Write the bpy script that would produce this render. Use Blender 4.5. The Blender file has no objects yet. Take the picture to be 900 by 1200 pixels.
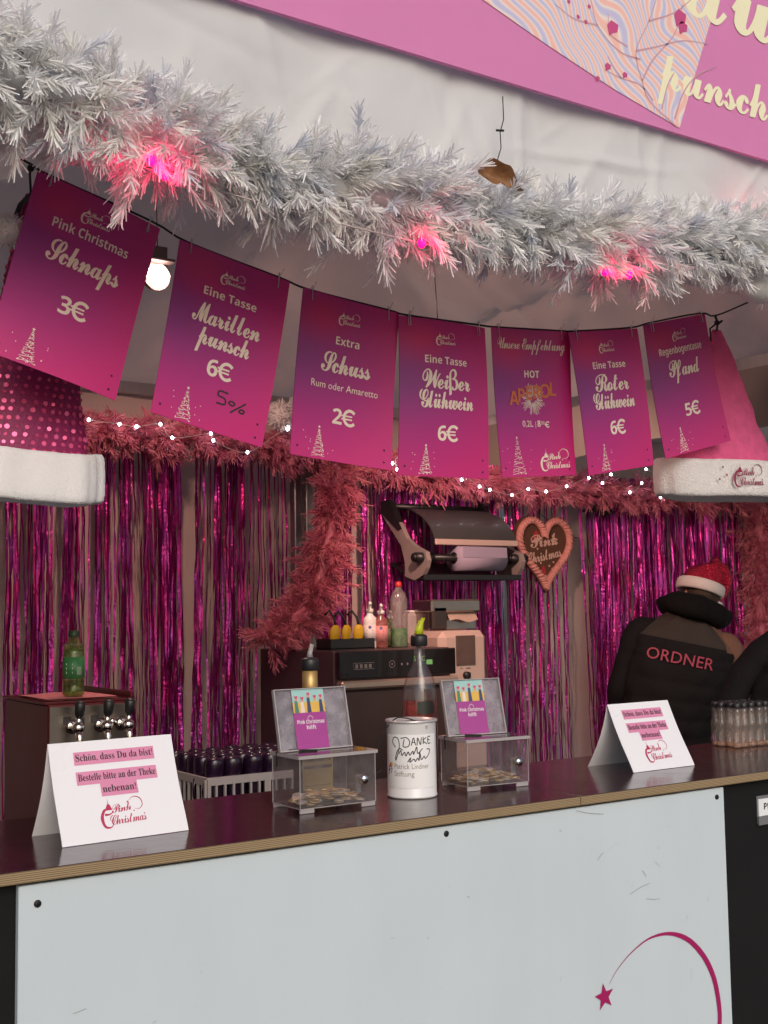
import bpy, math, random
import numpy as np
from mathutils import Vector, Matrix, Euler
random.seed(7); rng = np.random.default_rng(11)
SC = bpy.context.scene
COL = SC.collection
PI = math.pi
R = math.radians

# ------------------------------------------------------------------ camera
F, VPX, HOR, ROLL, EYE = 1400.0, 2080.0, 716.0, R(.9), 1.58
_yaw = math.atan(F / VPX); _pit = math.atan((HOR - 600) / F)
_fw = np.array([math.sin(_yaw) * math.cos(_pit), math.cos(_yaw) * math.cos(_pit), math.sin(_pit)])
_rt0 = np.array([math.cos(_yaw), -math.sin(_yaw), 0.0]); _up0 = np.cross(_rt0, _fw)
_rt = math.cos(ROLL) * _rt0 - math.sin(ROLL) * _up0
_up = math.cos(ROLL) * _up0 + math.sin(ROLL) * _rt0
_o = np.array([0, 0, EYE])
cd = bpy.data.cameras.new('camera'); cam = bpy.data.objects.new('camera', cd); COL.objects.link(cam)
cam.matrix_world = Matrix(((_rt[0], _up[0], -_fw[0], 0), (_rt[1], _up[1], -_fw[1], 0), (_rt[2], _up[2], -_fw[2], EYE), (0, 0, 0, 1)))
cd.sensor_fit = 'VERTICAL'; cd.sensor_height = 24; cd.lens = 24 * F / 1200; cd.clip_start = .05; cd.clip_end = 500
SC.camera = cam

def at(x, y, Y):
    d = _rt * (x - 450) / F - _up * (y - 600) / F + _fw
    return _o + d * (Y / d[1])
def atz(x, y, Z):
    d = _rt * (x - 450) / F - _up * (y - 600) / F + _fw
    return _o + d * ((Z - EYE) / d[2])

# ------------------------------------------------------------------ light
SUN_EL, SUN_AZ = R(32), R(196)
w = bpy.data.worlds.new('World'); SC.world = w; w.use_nodes = True
nt = w.node_tree; sky = nt.nodes.new('ShaderNodeTexSky'); sky.sky_type = 'NISHITA'; sky.sun_disc = False
sky.sun_elevation = SUN_EL; sky.sun_rotation = SUN_AZ; sky.air_density = 1.0; sky.dust_density = 3.0; sky.ozone_density = 1.0
bg = nt.nodes['Background']; bg.inputs[1].default_value = 0.115
nt.links.new(sky.outputs[0], bg.inputs[0])
sl = bpy.data.lights.new('sun', 'SUN'); sl.energy = 0.55; sl.angle = R(38); sl.color = (1, .99, .975)
so = bpy.data.objects.new('sun', sl); COL.objects.link(so)
_sd = Vector((math.sin(SUN_AZ) * math.cos(SUN_EL), math.cos(SUN_AZ) * math.cos(SUN_EL), math.sin(SUN_EL)))
so.rotation_euler = _sd.to_track_quat('Z', 'Y').to_euler()
SC.view_settings.view_transform = 'Standard'; SC.view_settings.look = 'None'; SC.view_settings.gamma = 1
SC.view_settings.use_curve_mapping = False; SC.view_settings.exposure = 0.3
SC.cycles.use_denoising = True; SC.cycles.max_bounces = 10; SC.cycles.transparent_max_bounces = 24
SC.cycles.diffuse_bounces = 5; SC.cycles.glossy_bounces = 4; SC.cycles.sample_clamp_indirect = 6

# ------------------------------------------------------------------ materials
MATS = {}
def M(name, col, rough=.6, metal=0.0, var=.12, vs=12.0, bump=0.0, bs=60.0, spec=.5, coat=0.0, emit=None, es=0.0, transl=0.0, sub=0.0, stretch=None, bd=.01):
    if name in MATS: return MATS[name]
    m = bpy.data.materials.new(name); m.use_nodes = True; n = m.node_tree; b = n.nodes['Principled BSDF']
    b.inputs['Roughness'].default_value = rough; b.inputs['Metallic'].default_value = metal
    b.inputs['Specular IOR Level'].default_value = spec; b.inputs['Coat Weight'].default_value = coat
    tc = n.nodes.new('ShaderNodeTexCoord'); src = tc.outputs['Object']
    if stretch:
        mp = n.nodes.new('ShaderNodeMapping'); mp.inputs['Scale'].default_value = stretch; n.links.new(src, mp.inputs[0]); src = mp.outputs[0]
    nz = n.nodes.new('ShaderNodeTexNoise'); nz.inputs['Scale'].default_value = vs; nz.inputs['Detail'].default_value = 5
    n.links.new(src, nz.inputs['Vector'])
    mx = n.nodes.new('ShaderNodeMix'); mx.data_type = 'RGBA'
    c = Vector(col[:3])
    mx.inputs['A'].default_value = (*[max(0, v * (1 - var)) for v in c], 1); mx.inputs['B'].default_value = (*[min(1, v * (1 + var)) for v in c], 1)
    n.links.new(nz.outputs['Fac'], mx.inputs['Factor']); n.links.new(mx.outputs['Result'], b.inputs['Base Color'])
    mr = n.nodes.new('ShaderNodeMapRange'); mr.inputs['To Min'].default_value = max(0, rough - .08); mr.inputs['To Max'].default_value = min(1, rough + .08)
    n.links.new(nz.outputs['Fac'], mr.inputs['Value']); n.links.new(mr.outputs[0], b.inputs['Roughness'])
    if bump:
        n2 = n.nodes.new('ShaderNodeTexNoise'); n2.inputs['Scale'].default_value = bs; n2.inputs['Detail'].default_value = 4
        n.links.new(src, n2.inputs['Vector'])
        bp = n.nodes.new('ShaderNodeBump'); bp.inputs['Strength'].default_value = bump; bp.inputs['Distance'].default_value = bd
        n.links.new(n2.outputs['Fac'], bp.inputs['Height']); n.links.new(bp.outputs[0], b.inputs['Normal'])
        if bd > .02: n2.inputs['Distortion'].default_value = .25; n2.inputs['Roughness'].default_value = .5
    if emit:
        b.inputs['Emission Color'].default_value = (*emit, 1); b.inputs['Emission Strength'].default_value = es
    if transl:
        tr = n.nodes.new('ShaderNodeBsdfTranslucent'); n.links.new(mx.outputs['Result'], tr.inputs[0])
        ms = n.nodes.new('ShaderNodeMixShader'); ms.inputs[0].default_value = transl
        n.links.new(b.outputs[0], ms.inputs[1]); n.links.new(tr.outputs[0], ms.inputs[2])
        n.links.new(ms.outputs[0], n.nodes['Material Output'].inputs[0])
    MATS[name] = m; return m

def thin_glass(name, tint=(1, 1, 1), rough=.03, refl=1.0, body=0.0, bodycol=(.8, .8, .8)):
    """clear sheet material: tinted see-through plus Fresnel gloss (and a little milky body)"""
    if name in MATS: return MATS[name]
    m = bpy.data.materials.new(name); m.use_nodes = True; n = m.node_tree; n.nodes.remove(n.nodes['Principled BSDF'])
    t = n.nodes.new('ShaderNodeBsdfTransparent'); t.inputs[0].default_value = (*tint, 1)
    g = n.nodes.new('ShaderNodeBsdfGlossy'); g.inputs['Roughness'].default_value = rough
    lw = n.nodes.new('ShaderNodeLayerWeight'); lw.inputs[0].default_value = .5; pw = n.nodes.new('ShaderNodeMath'); pw.operation = 'POWER'; pw.inputs[1].default_value = 5; n.links.new(lw.outputs['Facing'], pw.inputs[0])
    fr = n.nodes.new('ShaderNodeMath'); fr.operation = 'MULTIPLY_ADD'; fr.inputs[1].default_value = .9; fr.inputs[2].default_value = .035; n.links.new(pw.outputs[0], fr.inputs[0])
    mu = n.nodes.new('ShaderNodeMath'); mu.operation = 'MULTIPLY'; mu.inputs[1].default_value = refl
    n.links.new(fr.outputs[0], mu.inputs[0])
    last = t
    if body:
        d = n.nodes.new('ShaderNodeBsdfDiffuse'); d.inputs[0].default_value = (*bodycol, 1)
        nz = n.nodes.new('ShaderNodeTexNoise'); nz.inputs['Scale'].default_value = 30; nz.inputs['Detail'].default_value = 6
        tc = n.nodes.new('ShaderNodeTexCoord'); n.links.new(tc.outputs['Object'], nz.inputs['Vector'])
        mr = n.nodes.new('ShaderNodeMapRange'); mr.inputs['From Min'].default_value = .3; mr.inputs['From Max'].default_value = .7
        mr.inputs['To Min'].default_value = body * .5; mr.inputs['To Max'].default_value = body * 1.5; n.links.new(nz.outputs['Fac'], mr.inputs[0])
        mb = n.nodes.new('ShaderNodeMixShader'); n.links.new(mr.outputs[0], mb.inputs[0])
        n.links.new(t.outputs[0], mb.inputs[1]); n.links.new(d.outputs[0], mb.inputs[2]); last = mb
    ms = n.nodes.new('ShaderNodeMixShader'); n.links.new(mu.outputs[0], ms.inputs[0])
    n.links.new(last.outputs[0], ms.inputs[1]); n.links.new(g.outputs[0], ms.inputs[2]); n.links.new(ms.outputs[0], n.nodes['Material Output'].inputs[0])
    MATS[name] = m; return m

# ------------------------------------------------------------------ mesh builder
_TXT = {}
def text2d(s, size=1, space=1.0, shear=0.0, offset=0.0):
    """flat outline of a line of lettering, centred on x, base line at 0, height in em"""
    key = (s, space, shear, offset)
    if key not in _TXT:
        def ev(body):
            cu = bpy.data.curves.new('t', 'FONT'); cu.body = body; cu.size = 1; cu.space_character = space; cu.shear = shear; cu.offset = offset; cu.resolution_u = 3
            o = bpy.data.objects.new('t', cu); COL.objects.link(o)
            dg = bpy.context.evaluated_depsgraph_get(); me = o.evaluated_get(dg).to_mesh()
            v = np.array([(p.co.x, p.co.y) for p in me.vertices]).reshape(-1, 2); f = [tuple(p.vertices) for p in me.polygons]
            o.evaluated_get(dg).to_mesh_clear(); bpy.data.objects.remove(o); bpy.data.curves.remove(cu)
            return v, f
        base = s
        dots = []
        for ch, rep in (('ü', 'u'), ('ö', 'o'), ('\U0001F700', '𝓾'), ('\U0001F701', '𝐨')):
            base = base.replace(ch, rep)
        v, f = ev(base)
        def bars(x0, x1, y0, y1):
            nonlocal v, f
            k = len(v); v = np.vstack([v, [(x0, y0), (x1, y0), (x1, y1), (x0, y1)]]); f = f + [(k, k + 1, k + 2, k + 3)]
        for i, ch in enumerate(s):
            if ch in 'üö\U0001F700\U0001F701':
                pre, _ = ev(base[:i + 1]); one, _ = ev(base[i])
                xr = pre[:, 0].max(); wdt = np.ptp(one[:, 0]); top = one[:, 1].max(); cx = xr - wdt * (.5 if ch in 'üö\U0001F701' else .42)
                for sg in (-1, 1):
                    x = cx + sg * wdt * .23; r = .055
                    k = len(v); v = np.vstack([v, [(x + r * math.cos(a), top + .13 + r * math.sin(a)) for a in np.linspace(0, 2 * PI, 9)[:-1]]]); f = f + [tuple(range(k, k + 8))]
        _TXT[key] = (v, f)
    v, f = _TXT[key]
    return v * size, f

class MB:
    def __init__(s): s.v = []; s.f = []; s.m = []; s.sm = []
    def add(s, vs, fs, m=0, smooth=False):
        k = len(s.v); s.v.extend([tuple(map(float, p)) for p in vs]); s.f.extend([tuple(k + i for i in f) for f in fs]); s.m.extend([m] * len(fs)); s.sm.extend([smooth] * len(fs)); return s
    def box(s, c, d, m=0, rot=None, bev=0.0):
        hx, hy, hz = [x / 2 for x in d]; c = Vector(c)
        if bev <= 0:
            vs = [Vector((sx * hx, sy * hy, sz * hz)) for sx in (-1, 1) for sy in (-1, 1) for sz in (-1, 1)]
            fs = [(0, 1, 3, 2), (4, 6, 7, 5), (0, 4, 5, 1), (2, 3, 7, 6), (0, 2, 6, 4), (1, 5, 7, 3)]
        else:
            b = min(bev, hx * .9, hy * .9, hz * .9); vs = []; idx = {}
            for sx in (-1, 1):
                for sy in (-1, 1):
                    for sz in (-1, 1):
                        for a in range(3):
                            p = [sx * (hx - b), sy * (hy - b), sz * (hz - b)]; p[a] = (sx * hx, sy * hy, sz * hz)[a]
                            idx[sx, sy, sz, a] = len(vs); vs.append(Vector(p))
            fs = []
            for a in range(3):
                o1, o2 = [i for i in range(3) if i != a]
                for sg in (-1, 1):
                    q = []
                    for u, v_ in ((-1, -1), (1, -1), (1, 1), (-1, 1)):
                        k = [0, 0, 0]; k[a] = sg; k[o1] = u; k[o2] = v_; q.append(idx[(*k, a)])
                    fs.append(tuple(q))
            for a in range(3):
                o1, o2 = [i for i in range(3) if i != a]
                for u in (-1, 1):
                    for v_ in (-1, 1):
                        q = []
                        for sg in (-1, 1):
                            k = [0, 0, 0]; k[a] = sg; k[o1] = u; k[o2] = v_; q.append((idx[(*k, o1)], idx[(*k, o2)]))
                        fs.append((q[0][0], q[0][1], q[1][1], q[1][0]))
            for sx in (-1, 1):
                for sy in (-1, 1):
                    for sz in (-1, 1): fs.append(tuple(idx[sx, sy, sz, a] for a in range(3)))
        if rot is not None:
            r = rot if isinstance(rot, Matrix) else Euler(rot).to_matrix(); vs = [r @ p for p in vs]
        return s.add([p + c for p in vs], fs, m)
    def tube(s, pts, r, m=0, n=8, cap=True, smooth=True):
        pts = [Vector(p) for p in pts]; rs = r if isinstance(r, (list, tuple, np.ndarray)) else [r] * len(pts)
        vs = []; prev = None
        for i, p in enumerate(pts):
            d = (pts[min(i + 1, len(pts) - 1)] - pts[max(i - 1, 0)]).normalized()
            a = prev if prev is not None else (Vector((0, 0, 1)) if abs(d.z) < .9 else Vector((1, 0, 0)))
            u = (a - d * a.dot(d)).normalized(); prev = u; v = d.cross(u)
            vs += [p + (u * math.cos(t) + v * math.sin(t)) * rs[i] for t in [2 * PI * k / n for k in range(n)]]
        fs = [(i * n + k, i * n + (k + 1) % n, (i + 1) * n + (k + 1) % n, (i + 1) * n + k) for i in range(len(pts) - 1) for k in range(n)]
        if cap: fs += [tuple(range(n))[::-1], tuple((len(pts) - 1) * n + k for k in range(n))]
        return s.add(vs, fs, m, smooth)
    def lathe(s, prof, c=(0, 0, 0), m=0, n=24, sx=1.0, sy=1.0, rot=None, smooth=True):
        """profile of (radius, height) turned about z"""
        vs = []; c = Vector(c)
        for (r, z) in prof: vs += [Vector((r * sx * math.cos(2 * PI * k / n), r * sy * math.sin(2 * PI * k / n), z)) for k in range(n)]
        if rot is not None: rm = Euler(rot).to_matrix(); vs = [rm @ p for p in vs]
        fs = [(i * n + k, i * n + (k + 1) % n, (i + 1) * n + (k + 1) % n, (i + 1) * n + k) for i in range(len(prof) - 1) for k in range(n)]
        if prof[0][0] > 1e-6: fs.append(tuple(range(n))[::-1])
        if prof[-1][0] > 1e-6: fs.append(tuple((len(prof) - 1) * n + k for k in range(n)))
        return s.add([p + c for p in vs], fs, m, smooth)
    def ball(s, c, r, m=0, n=14, sc=(1, 1, 1), smooth=True):
        k = n // 2 + 1; prof = [(max(1e-7, r * math.sin(PI * i / k)), -r * math.cos(PI * i / k)) for i in range(k + 1)]
        q = MB(); q.lathe(prof, (0, 0, 0), m, n, smooth=smooth)
        return s.add([(c[0] + p[0] * sc[0], c[1] + p[1] * sc[1], c[2] + p[2] * sc[2]) for p in q.v], q.f, m, smooth)
    def loft(s, rings, m=0, cap=True, smooth=True, closed=True):
        n = len(rings[0]); vs = [p for r in rings for p in r]; kk = n if closed else n - 1
        fs = [(i * n + k, i * n + (k + 1) % n, (i + 1) * n + (k + 1) % n, (i + 1) * n + k) for i in range(len(rings) - 1) for k in range(kk)]
        if cap: fs += [tuple(range(n))[::-1], tuple((len(rings) - 1) * n + k for k in range(n))]
        return s.add(vs, fs, m, smooth)
    def prism(s, poly, F_, th, m=0):
        """2-D polygon in frame F_, from lift 0 to lift th"""
        n = len(poly); vs = [F_(u, v, 0) for u, v in poly] + [F_(u, v, th) for u, v in poly]
        fs = [tuple(range(n))[::-1], tuple(range(n, 2 * n))] + [(i, (i + 1) % n, n + (i + 1) % n, n + i) for i in range(n)]
        return s.add(vs, fs, m)
    def sheet(s, fn, nu, nv, m=0, smooth=True):
        vs = [fn(i / nu, j / nv) for j in range(nv + 1) for i in range(nu + 1)]; k = nu + 1
        return s.add(vs, [(j * k + i, j * k + i + 1, (j + 1) * k + i + 1, (j + 1) * k + i) for j in range(nv) for i in range(nu)], m, smooth)
    # --- flat print, laid on a surface by a frame F_(u, v, lift)
    def text(s, t, F_, u, v, size, m=1, lift=.0006, align='C', rot=0.0, wmax=None, fat=0.0, **k):
        p, f = text2d(t, 1, **k); p = p * size
        if wmax: p = p * np.array([min(1.0, wmax / np.ptp(p[:, 0])), 1.0])
        x0, x1 = p[:, 0].min(), p[:, 0].max(); off = {'C': (x0 + x1) / 2, 'L': x0, 'R': x1}[align]
        c_, s_ = math.cos(rot), math.sin(rot)
        for i, (du, dv) in enumerate(((0, 0), (1, 0), (-1, 0), (0, .7), (0, -.7))[:5 if fat else 1]):      # heavier strokes: the same line of lettering struck again a hair to each side
            s.add([F_(u + du * fat * size + (x - off) * c_ - y * s_, v + dv * fat * size + (x - off) * s_ + y * c_, lift + .00007 * i) for x, y in p], f, m)
        return s
    def ribbon(s, pts, wd, F_, m=1, lift=.0006, sub=6):
        pts = np.array(pts, float)
        if sub > 1 and len(pts) > 2: pts = smooth_curve(pts, sub)
        n = len(pts); ws = np.interp(np.linspace(0, 1, n), np.linspace(0, 1, len(wd)), wd) if isinstance(wd, (list, tuple)) else [wd] * n
        vs = []
        for i in range(n):
            d = pts[min(i + 1, n - 1)] - pts[max(i - 1, 0)]; d = d / (np.hypot(*d) + 1e-9); q = np.array([-d[1], d[0]]) * ws[i] / 2
            vs += [F_(*(pts[i] + q), lift), F_(*(pts[i] - q), lift)]
        return s.add(vs, [(2 * i, 2 * i + 1, 2 * i + 3, 2 * i + 2) for i in range(n - 1)], m)
    def disc(s, u, v, r, F_, m=1, lift=.0006, n=8):
        return s.add([F_(u + r * math.cos(2 * PI * k / n), v + r * math.sin(2 * PI * k / n), lift) for k in range(n)], [tuple(range(n))], m)
    def poly(s, p, F_, m=1, lift=.0006): return s.add([F_(u, v, lift) for u, v in p], [tuple(range(len(p)))], m)
    def rect(s, u0, v0, u1, v1, F_, m=1, lift=.0005): return s.poly([(u0, v0), (u1, v0), (u1, v1), (u0, v1)], F_, m, lift)
    def star(s, u, v, r, F_, m=1, lift=.0007, a0=PI / 2, k=.42):
        return s.poly([(u + (r if i % 2 == 0 else r * k) * math.cos(a0 + i * PI / 5), v + (r if i % 2 == 0 else r * k) * math.sin(a0 + i * PI / 5)) for i in range(10)], F_, m, lift)
    def build(s, name, mats, parent=None, loc=None, rot=None, world=False):
        me = bpy.data.meshes.new(name); vs = np.array(s.v, dtype=np.float64).reshape(-1, 3)
        if world and parent is not None: vs = vs - np.array(parent.get('_wl', parent.location))
        if world and parent is None and loc is not None: vs = vs - np.array(loc)
        me.from_pydata(vs.tolist(), [], s.f)
        for mm in (mats if isinstance(mats, (list, tuple)) else [mats]): me.materials.append(mm)
        me.polygons.foreach_set('material_index', s.m); me.polygons.foreach_set('use_smooth', s.sm); me.update()
        o = bpy.data.objects.new(name, me); COL.objects.link(o)
        if loc is not None: o.location = loc
        if rot is not None: o.rotation_euler = rot
        if parent is not None: o.parent = parent
        return o

def smooth_curve(p, sub):
    p = np.array(p, float); q = np.vstack([2 * p[0] - p[1], p, 2 * p[-1] - p[-2]]); out = []
    for i in range(1, len(q) - 2):
        for t in np.linspace(0, 1, sub, endpoint=False):
            out.append(.5 * ((2 * q[i]) + (-q[i - 1] + q[i + 1]) * t + (2 * q[i - 1] - 5 * q[i] + 4 * q[i + 1] - q[i + 2]) * t ** 2 + (-q[i - 1] + 3 * q[i] - 3 * q[i + 1] + q[i + 2]) * t ** 3))
    out.append(q[-2]); return np.array(out)

def fur(mb, n, ln, wd, seed, m=0, sel=None):
    """short pile fibres standing on the faces already in the mesh"""
    r = random.Random(seed); fs = [f for f in mb.f if len(f) == 4 and (sel is None or sel(mb.v[f[0]]))]; vs = []; qs = []
    ar = [((Vector(mb.v[f[1]]) - Vector(mb.v[f[0]])).cross(Vector(mb.v[f[3]]) - Vector(mb.v[f[0]]))).length for f in fs]
    for f in r.choices(fs, ar, k=n):
        a, b, c, d = [Vector(mb.v[i]) for i in f]; u, v = r.random(), r.random(); p = a.lerp(b, u).lerp(d.lerp(c, u), v); nn = (b - a).cross(d - a)
        if nn.length < 1e-12: continue
        nn.normalize(); t = Vector((r.gauss(0, 1), r.gauss(0, 1), r.gauss(0, 1))).cross(nn)
        if t.length < 1e-6: continue
        t.normalize(); q = p + (nn + Vector((r.gauss(0, .5), r.gauss(0, .5), r.gauss(0, .5) - .35))).normalized() * ln * r.uniform(.5, 1.2); k = len(vs); p = p - nn * .001
        vs += [p - t * wd, p + t * wd, q + t * wd * .4, q - t * wd * .4]; qs.append((k, k + 1, k + 2, k + 3))
    mb.add(vs, qs, m)
def creases(n, seed, sx, sy, amp, w):
    """random straight fold lines over a cloth sx by sy, as a height function"""
    r = np.random.default_rng(seed); L = [(r.uniform(0, sx), r.uniform(0, sy), r.normal(0, .55) + r.choice([0, PI / 2]), r.uniform(.12, .5) * min(sx, sy), r.uniform(.35, 1) * amp * r.choice([-1, 1]), r.uniform(.6, 1.5) * w) for _ in range(n)]
    def h(x, y):
        s = 0.0
        for cx, cy, a, l, A, ww in L:
            dx, dy = x - cx, y - cy; t = dx * math.cos(a) + dy * math.sin(a)
            if abs(t) > 2.2 * l: continue
            d = -dx * math.sin(a) + dy * math.cos(a) + .05 * math.sin(t * 4)
            if abs(d) < 3 * ww: s += A * math.exp(-(d / ww) ** 2 - (t / l) ** 2)
        return s
    return h

def frame(o, ux, uz, n):
    o, ux, uz, n = [np.array(a, float) for a in (o, ux, uz, n)]
    return lambda u, v, l=0: o + ux * u + uz * v + n * l
XZ = lambda y=0.0, x0=0.0, z0=0.0: frame((x0, y, z0), (1, 0, 0), (0, 0, 1), (0, -1, 0))   # faces the street

def tag(o, label=None, cat=None, group=None, kind=None):
    if label: o['label'] = label
    if cat: o['category'] = cat
    if group: o['group'] = group
    if kind: o['kind'] = kind
    return o
def thing(name, label, cat, loc=(0, 0, 0), rotz=0.0, group=None):
    o = bpy.data.objects.new(name, None); COL.objects.link(o); o.location = [float(x) for x in loc]; o.rotation_euler = (0, 0, rotz); o.empty_display_size = .1
    return tag(o, label, cat, group)
def copy_tree(o, parent=None):
    c = o.copy(); COL.objects.link(c); c.parent = parent
    for ch in o.children: copy_tree(ch, c)
    return c

def fast_mesh(name, v, quads, mat, parent=None, midx=None, mats=None):
    me = bpy.data.meshes.new(name); v = np.asarray(v, np.float32).reshape(-1, 3); q = np.asarray(quads, np.int32).reshape(-1, 4)
    me.vertices.add(len(v)); me.vertices.foreach_set('co', v.ravel()); me.loops.add(q.size); me.loops.foreach_set('vertex_index', q.ravel())
    me.polygons.add(len(q)); me.polygons.foreach_set('loop_start', np.arange(0, q.size, 4, dtype=np.int32))
    for m in (mats or [mat]): me.materials.append(m)
    if midx is not None: me.polygons.foreach_set('material_index', np.asarray(midx, np.int32))
    me.update(calc_edges=True); me.validate()
    o = bpy.data.objects.new(name, me); COL.objects.link(o)
    if parent is not None: o.parent = parent
    return o

SCR = str.maketrans({**{chr(65 + i): chr(0x1D4D0 + i) for i in range(26)}, **{chr(97 + i): chr(0x1D4EA + i) for i in range(26)}, 'ü': '\U0001F700', 'ß': '𝜷'})
BLD = str.maketrans({**{chr(65 + i): chr(0x1D5D4 + i) for i in range(26)}, **{chr(97 + i): chr(0x1D5EE + i) for i in range(26)}, **{chr(48 + i): chr(0x1D7EC + i) for i in range(10)}})
SRF = str.maketrans({**{chr(65 + i): chr(0x1D400 + i) for i in range(26)}, **{chr(97 + i): chr(0x1D41A + i) for i in range(26)}, 'ö': '\U0001F701'})
scr = lambda s: s.translate(SCR)
bld = lambda s: s.translate(BLD)
srf = lambda s: s.translate(SRF)
SK = dict(space=.88, shear=-.2, fat=.011)

def price(mb, digit, F_, u, v, h, m=1):
    """bold figure and a euro sign built as an open ring with two bars"""
    mb.text(bld(digit), F_, u - h * .42, v, h * 1.36, m)
    cx, cy, r = u + h * .5, v + h * .5, h * .43
    mb.ribbon([(cx + r * math.cos(a), cy + r * 1.08 * math.sin(a)) for a in np.linspace(R(42), R(318), 16)], h * .19, F_, m, sub=1)
    for dy in (-.1, .1): mb.rect(cx - h * .62, cy + dy * h - h * .05, cx + h * .16, cy + dy * h + h * .05, F_, m, .0009)

def logo(mb, F_, u, v, wd, m=1):
    """festival emblem: swooping initial with a little spire, two script words, comet tail"""
    k = wd
    mb.ribbon([(u - .28 * k, v + .12 * k), (u - .40 * k, v + .10 * k), (u - .47 * k, v - .04 * k), (u - .43 * k, v - .20 * k), (u - .30 * k, v - .22 * k), (u - .22 * k, v - .12 * k)], [.012 * k, .05 * k, .07 * k, .05 * k, .02 * k, .01 * k], F_, m)
    mb.poly([(u - .38 * k, v + .10 * k), (u - .22 * k, v + .10 * k), (u - .26 * k, v + .2 * k), (u - .29 * k, v + .22 * k), (u - .295 * k, v + .34 * k), (u - .305 * k, v + .22 * k), (u - .335 * k, v + .19 * k)], F_, m)
    mb.ribbon([(u - .40 * k, v + .02 * k), (u - .30 * k, v + .02 * k), (u - .20 * k, v + .06 * k)], [.05 * k, .03 * k, .01 * k], F_, m)
    mb.text(scr('Pink'), F_, u - .02 * k, v + .05 * k, .25 * k, m, space=.8, rot=R(4))
    mb.text(scr('Christmas'), F_, u + .1 * k, v - .17 * k, .29 * k, m, wmax=.8 * k, space=.84, rot=R(2))
    mb.ribbon([(u + .16 * k, v + .24 * k), (u + .28 * k, v + .31 * k), (u + .42 * k, v + .27 * k), (u + .46 * k, v + .15 * k), (u + .38 * k, v + .07 * k), (u + .27 * k, v + .08 * k)], [.004 * k, .014 * k, .022 * k, .016 * k, .01 * k, .004 * k], F_, m)
    mb.star(u + .14 * k, v + .22 * k, .03 * k, F_, m)
    for du, dv in ((.18, .1), (.25, .04), (.47, -.03)): mb.star(u + du * k, v + dv * k, .022 * k, F_, m)
# ================================================================== materials in use
canvas = M('tent_canvas', (.70, .61, .55), .75, var=.08, vs=3, bump=.35, bs=4, transl=.19, bd=.05)
canvas_wall = M('wall_canvas', (.64, .50, .46), .7, var=.08, vs=2.5, bump=.3, bs=4, transl=.06, bd=.05)
canvas_white = M('valance_canvas', (.80, .79, .78), .6, var=.05, vs=4, bump=.35, bs=6, transl=.35, bd=.03)
alu = M('brushed_aluminium', (.42, .42, .43), .35, 1, var=.1, vs=30, stretch=(1, 1, .05))
steel = M('stainless_steel', (.42, .36, .33), .3, 1, var=.12, vs=14, stretch=(1, 8, 8))
chrome = M('chrome', (.72, .68, .64), .12, 1, var=.03)
black = M('black_plastic', (.012, .012, .014), .4, var=.2)
black_m = M('black_matt_board', (.008, .0075, .008), .8, var=.35, vs=5, bump=.05, spec=.2)
cordm = M('black_cord', (.012, .012, .013), .7)
white_p = M('white_plastic', (.72, .70, .68), .4, var=.06)
clip_m = M('clear_nylon', (.75, .72, .72), .3, transl=.5)
redp = M('dark_red_lacquer', (.075, .005, .009), .35, var=.2, vs=4, coat=.1, spec=.35)

# ================================================================== ground
g = MB(); g.add([(-60, -60, 0), (60, -60, 0), (60, 60, 0), (-60, 60, 0)], [(0, 1, 2, 3)])
tag(g.build('ground', M('paving', (.16, .155, .15), .85, var=.3, vs=1.5, bump=.3, bs=18)), kind='structure')

# ================================================================== tents
def pyr(x0, x1, y0, y1, ze, za, seed):
    r = np.random.default_rng(seed); ph = r.uniform(0, 6, 12); cx, cy = (x0 + x1) / 2, (y0 + y1) / 2; H_ = creases(70, seed, x1 - x0, y1 - y0, .040, .035)
    def fn(s_, t_):
        x = x0 + (x1 - x0) * s_; y = y0 + (y1 - y0) * t_
        a = abs(x - cx) / (x1 - cx); b = abs(y - cy) / (y1 - cy); k = max(a, b)
        z = ze + (za - ze) * (1 - k) - .10 * math.sin(PI * k) * 1.0
        z += .035 * math.sin(14 * k + 3 * math.sin(3 * x + ph[0])) * math.sin(PI * min(1, k)) + .012 * math.sin(7 * x + 9 * y + ph[1]) * (1 - k ** 6) + .016 * math.sin(19 * y - 6 * x + ph[2] + 2 * math.sin(4 * x)) * (1 - k ** 6)
        z += H_(x - x0, y - y0) * (1 - k ** 8)
        return (x, y, z)
    return fn
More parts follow.
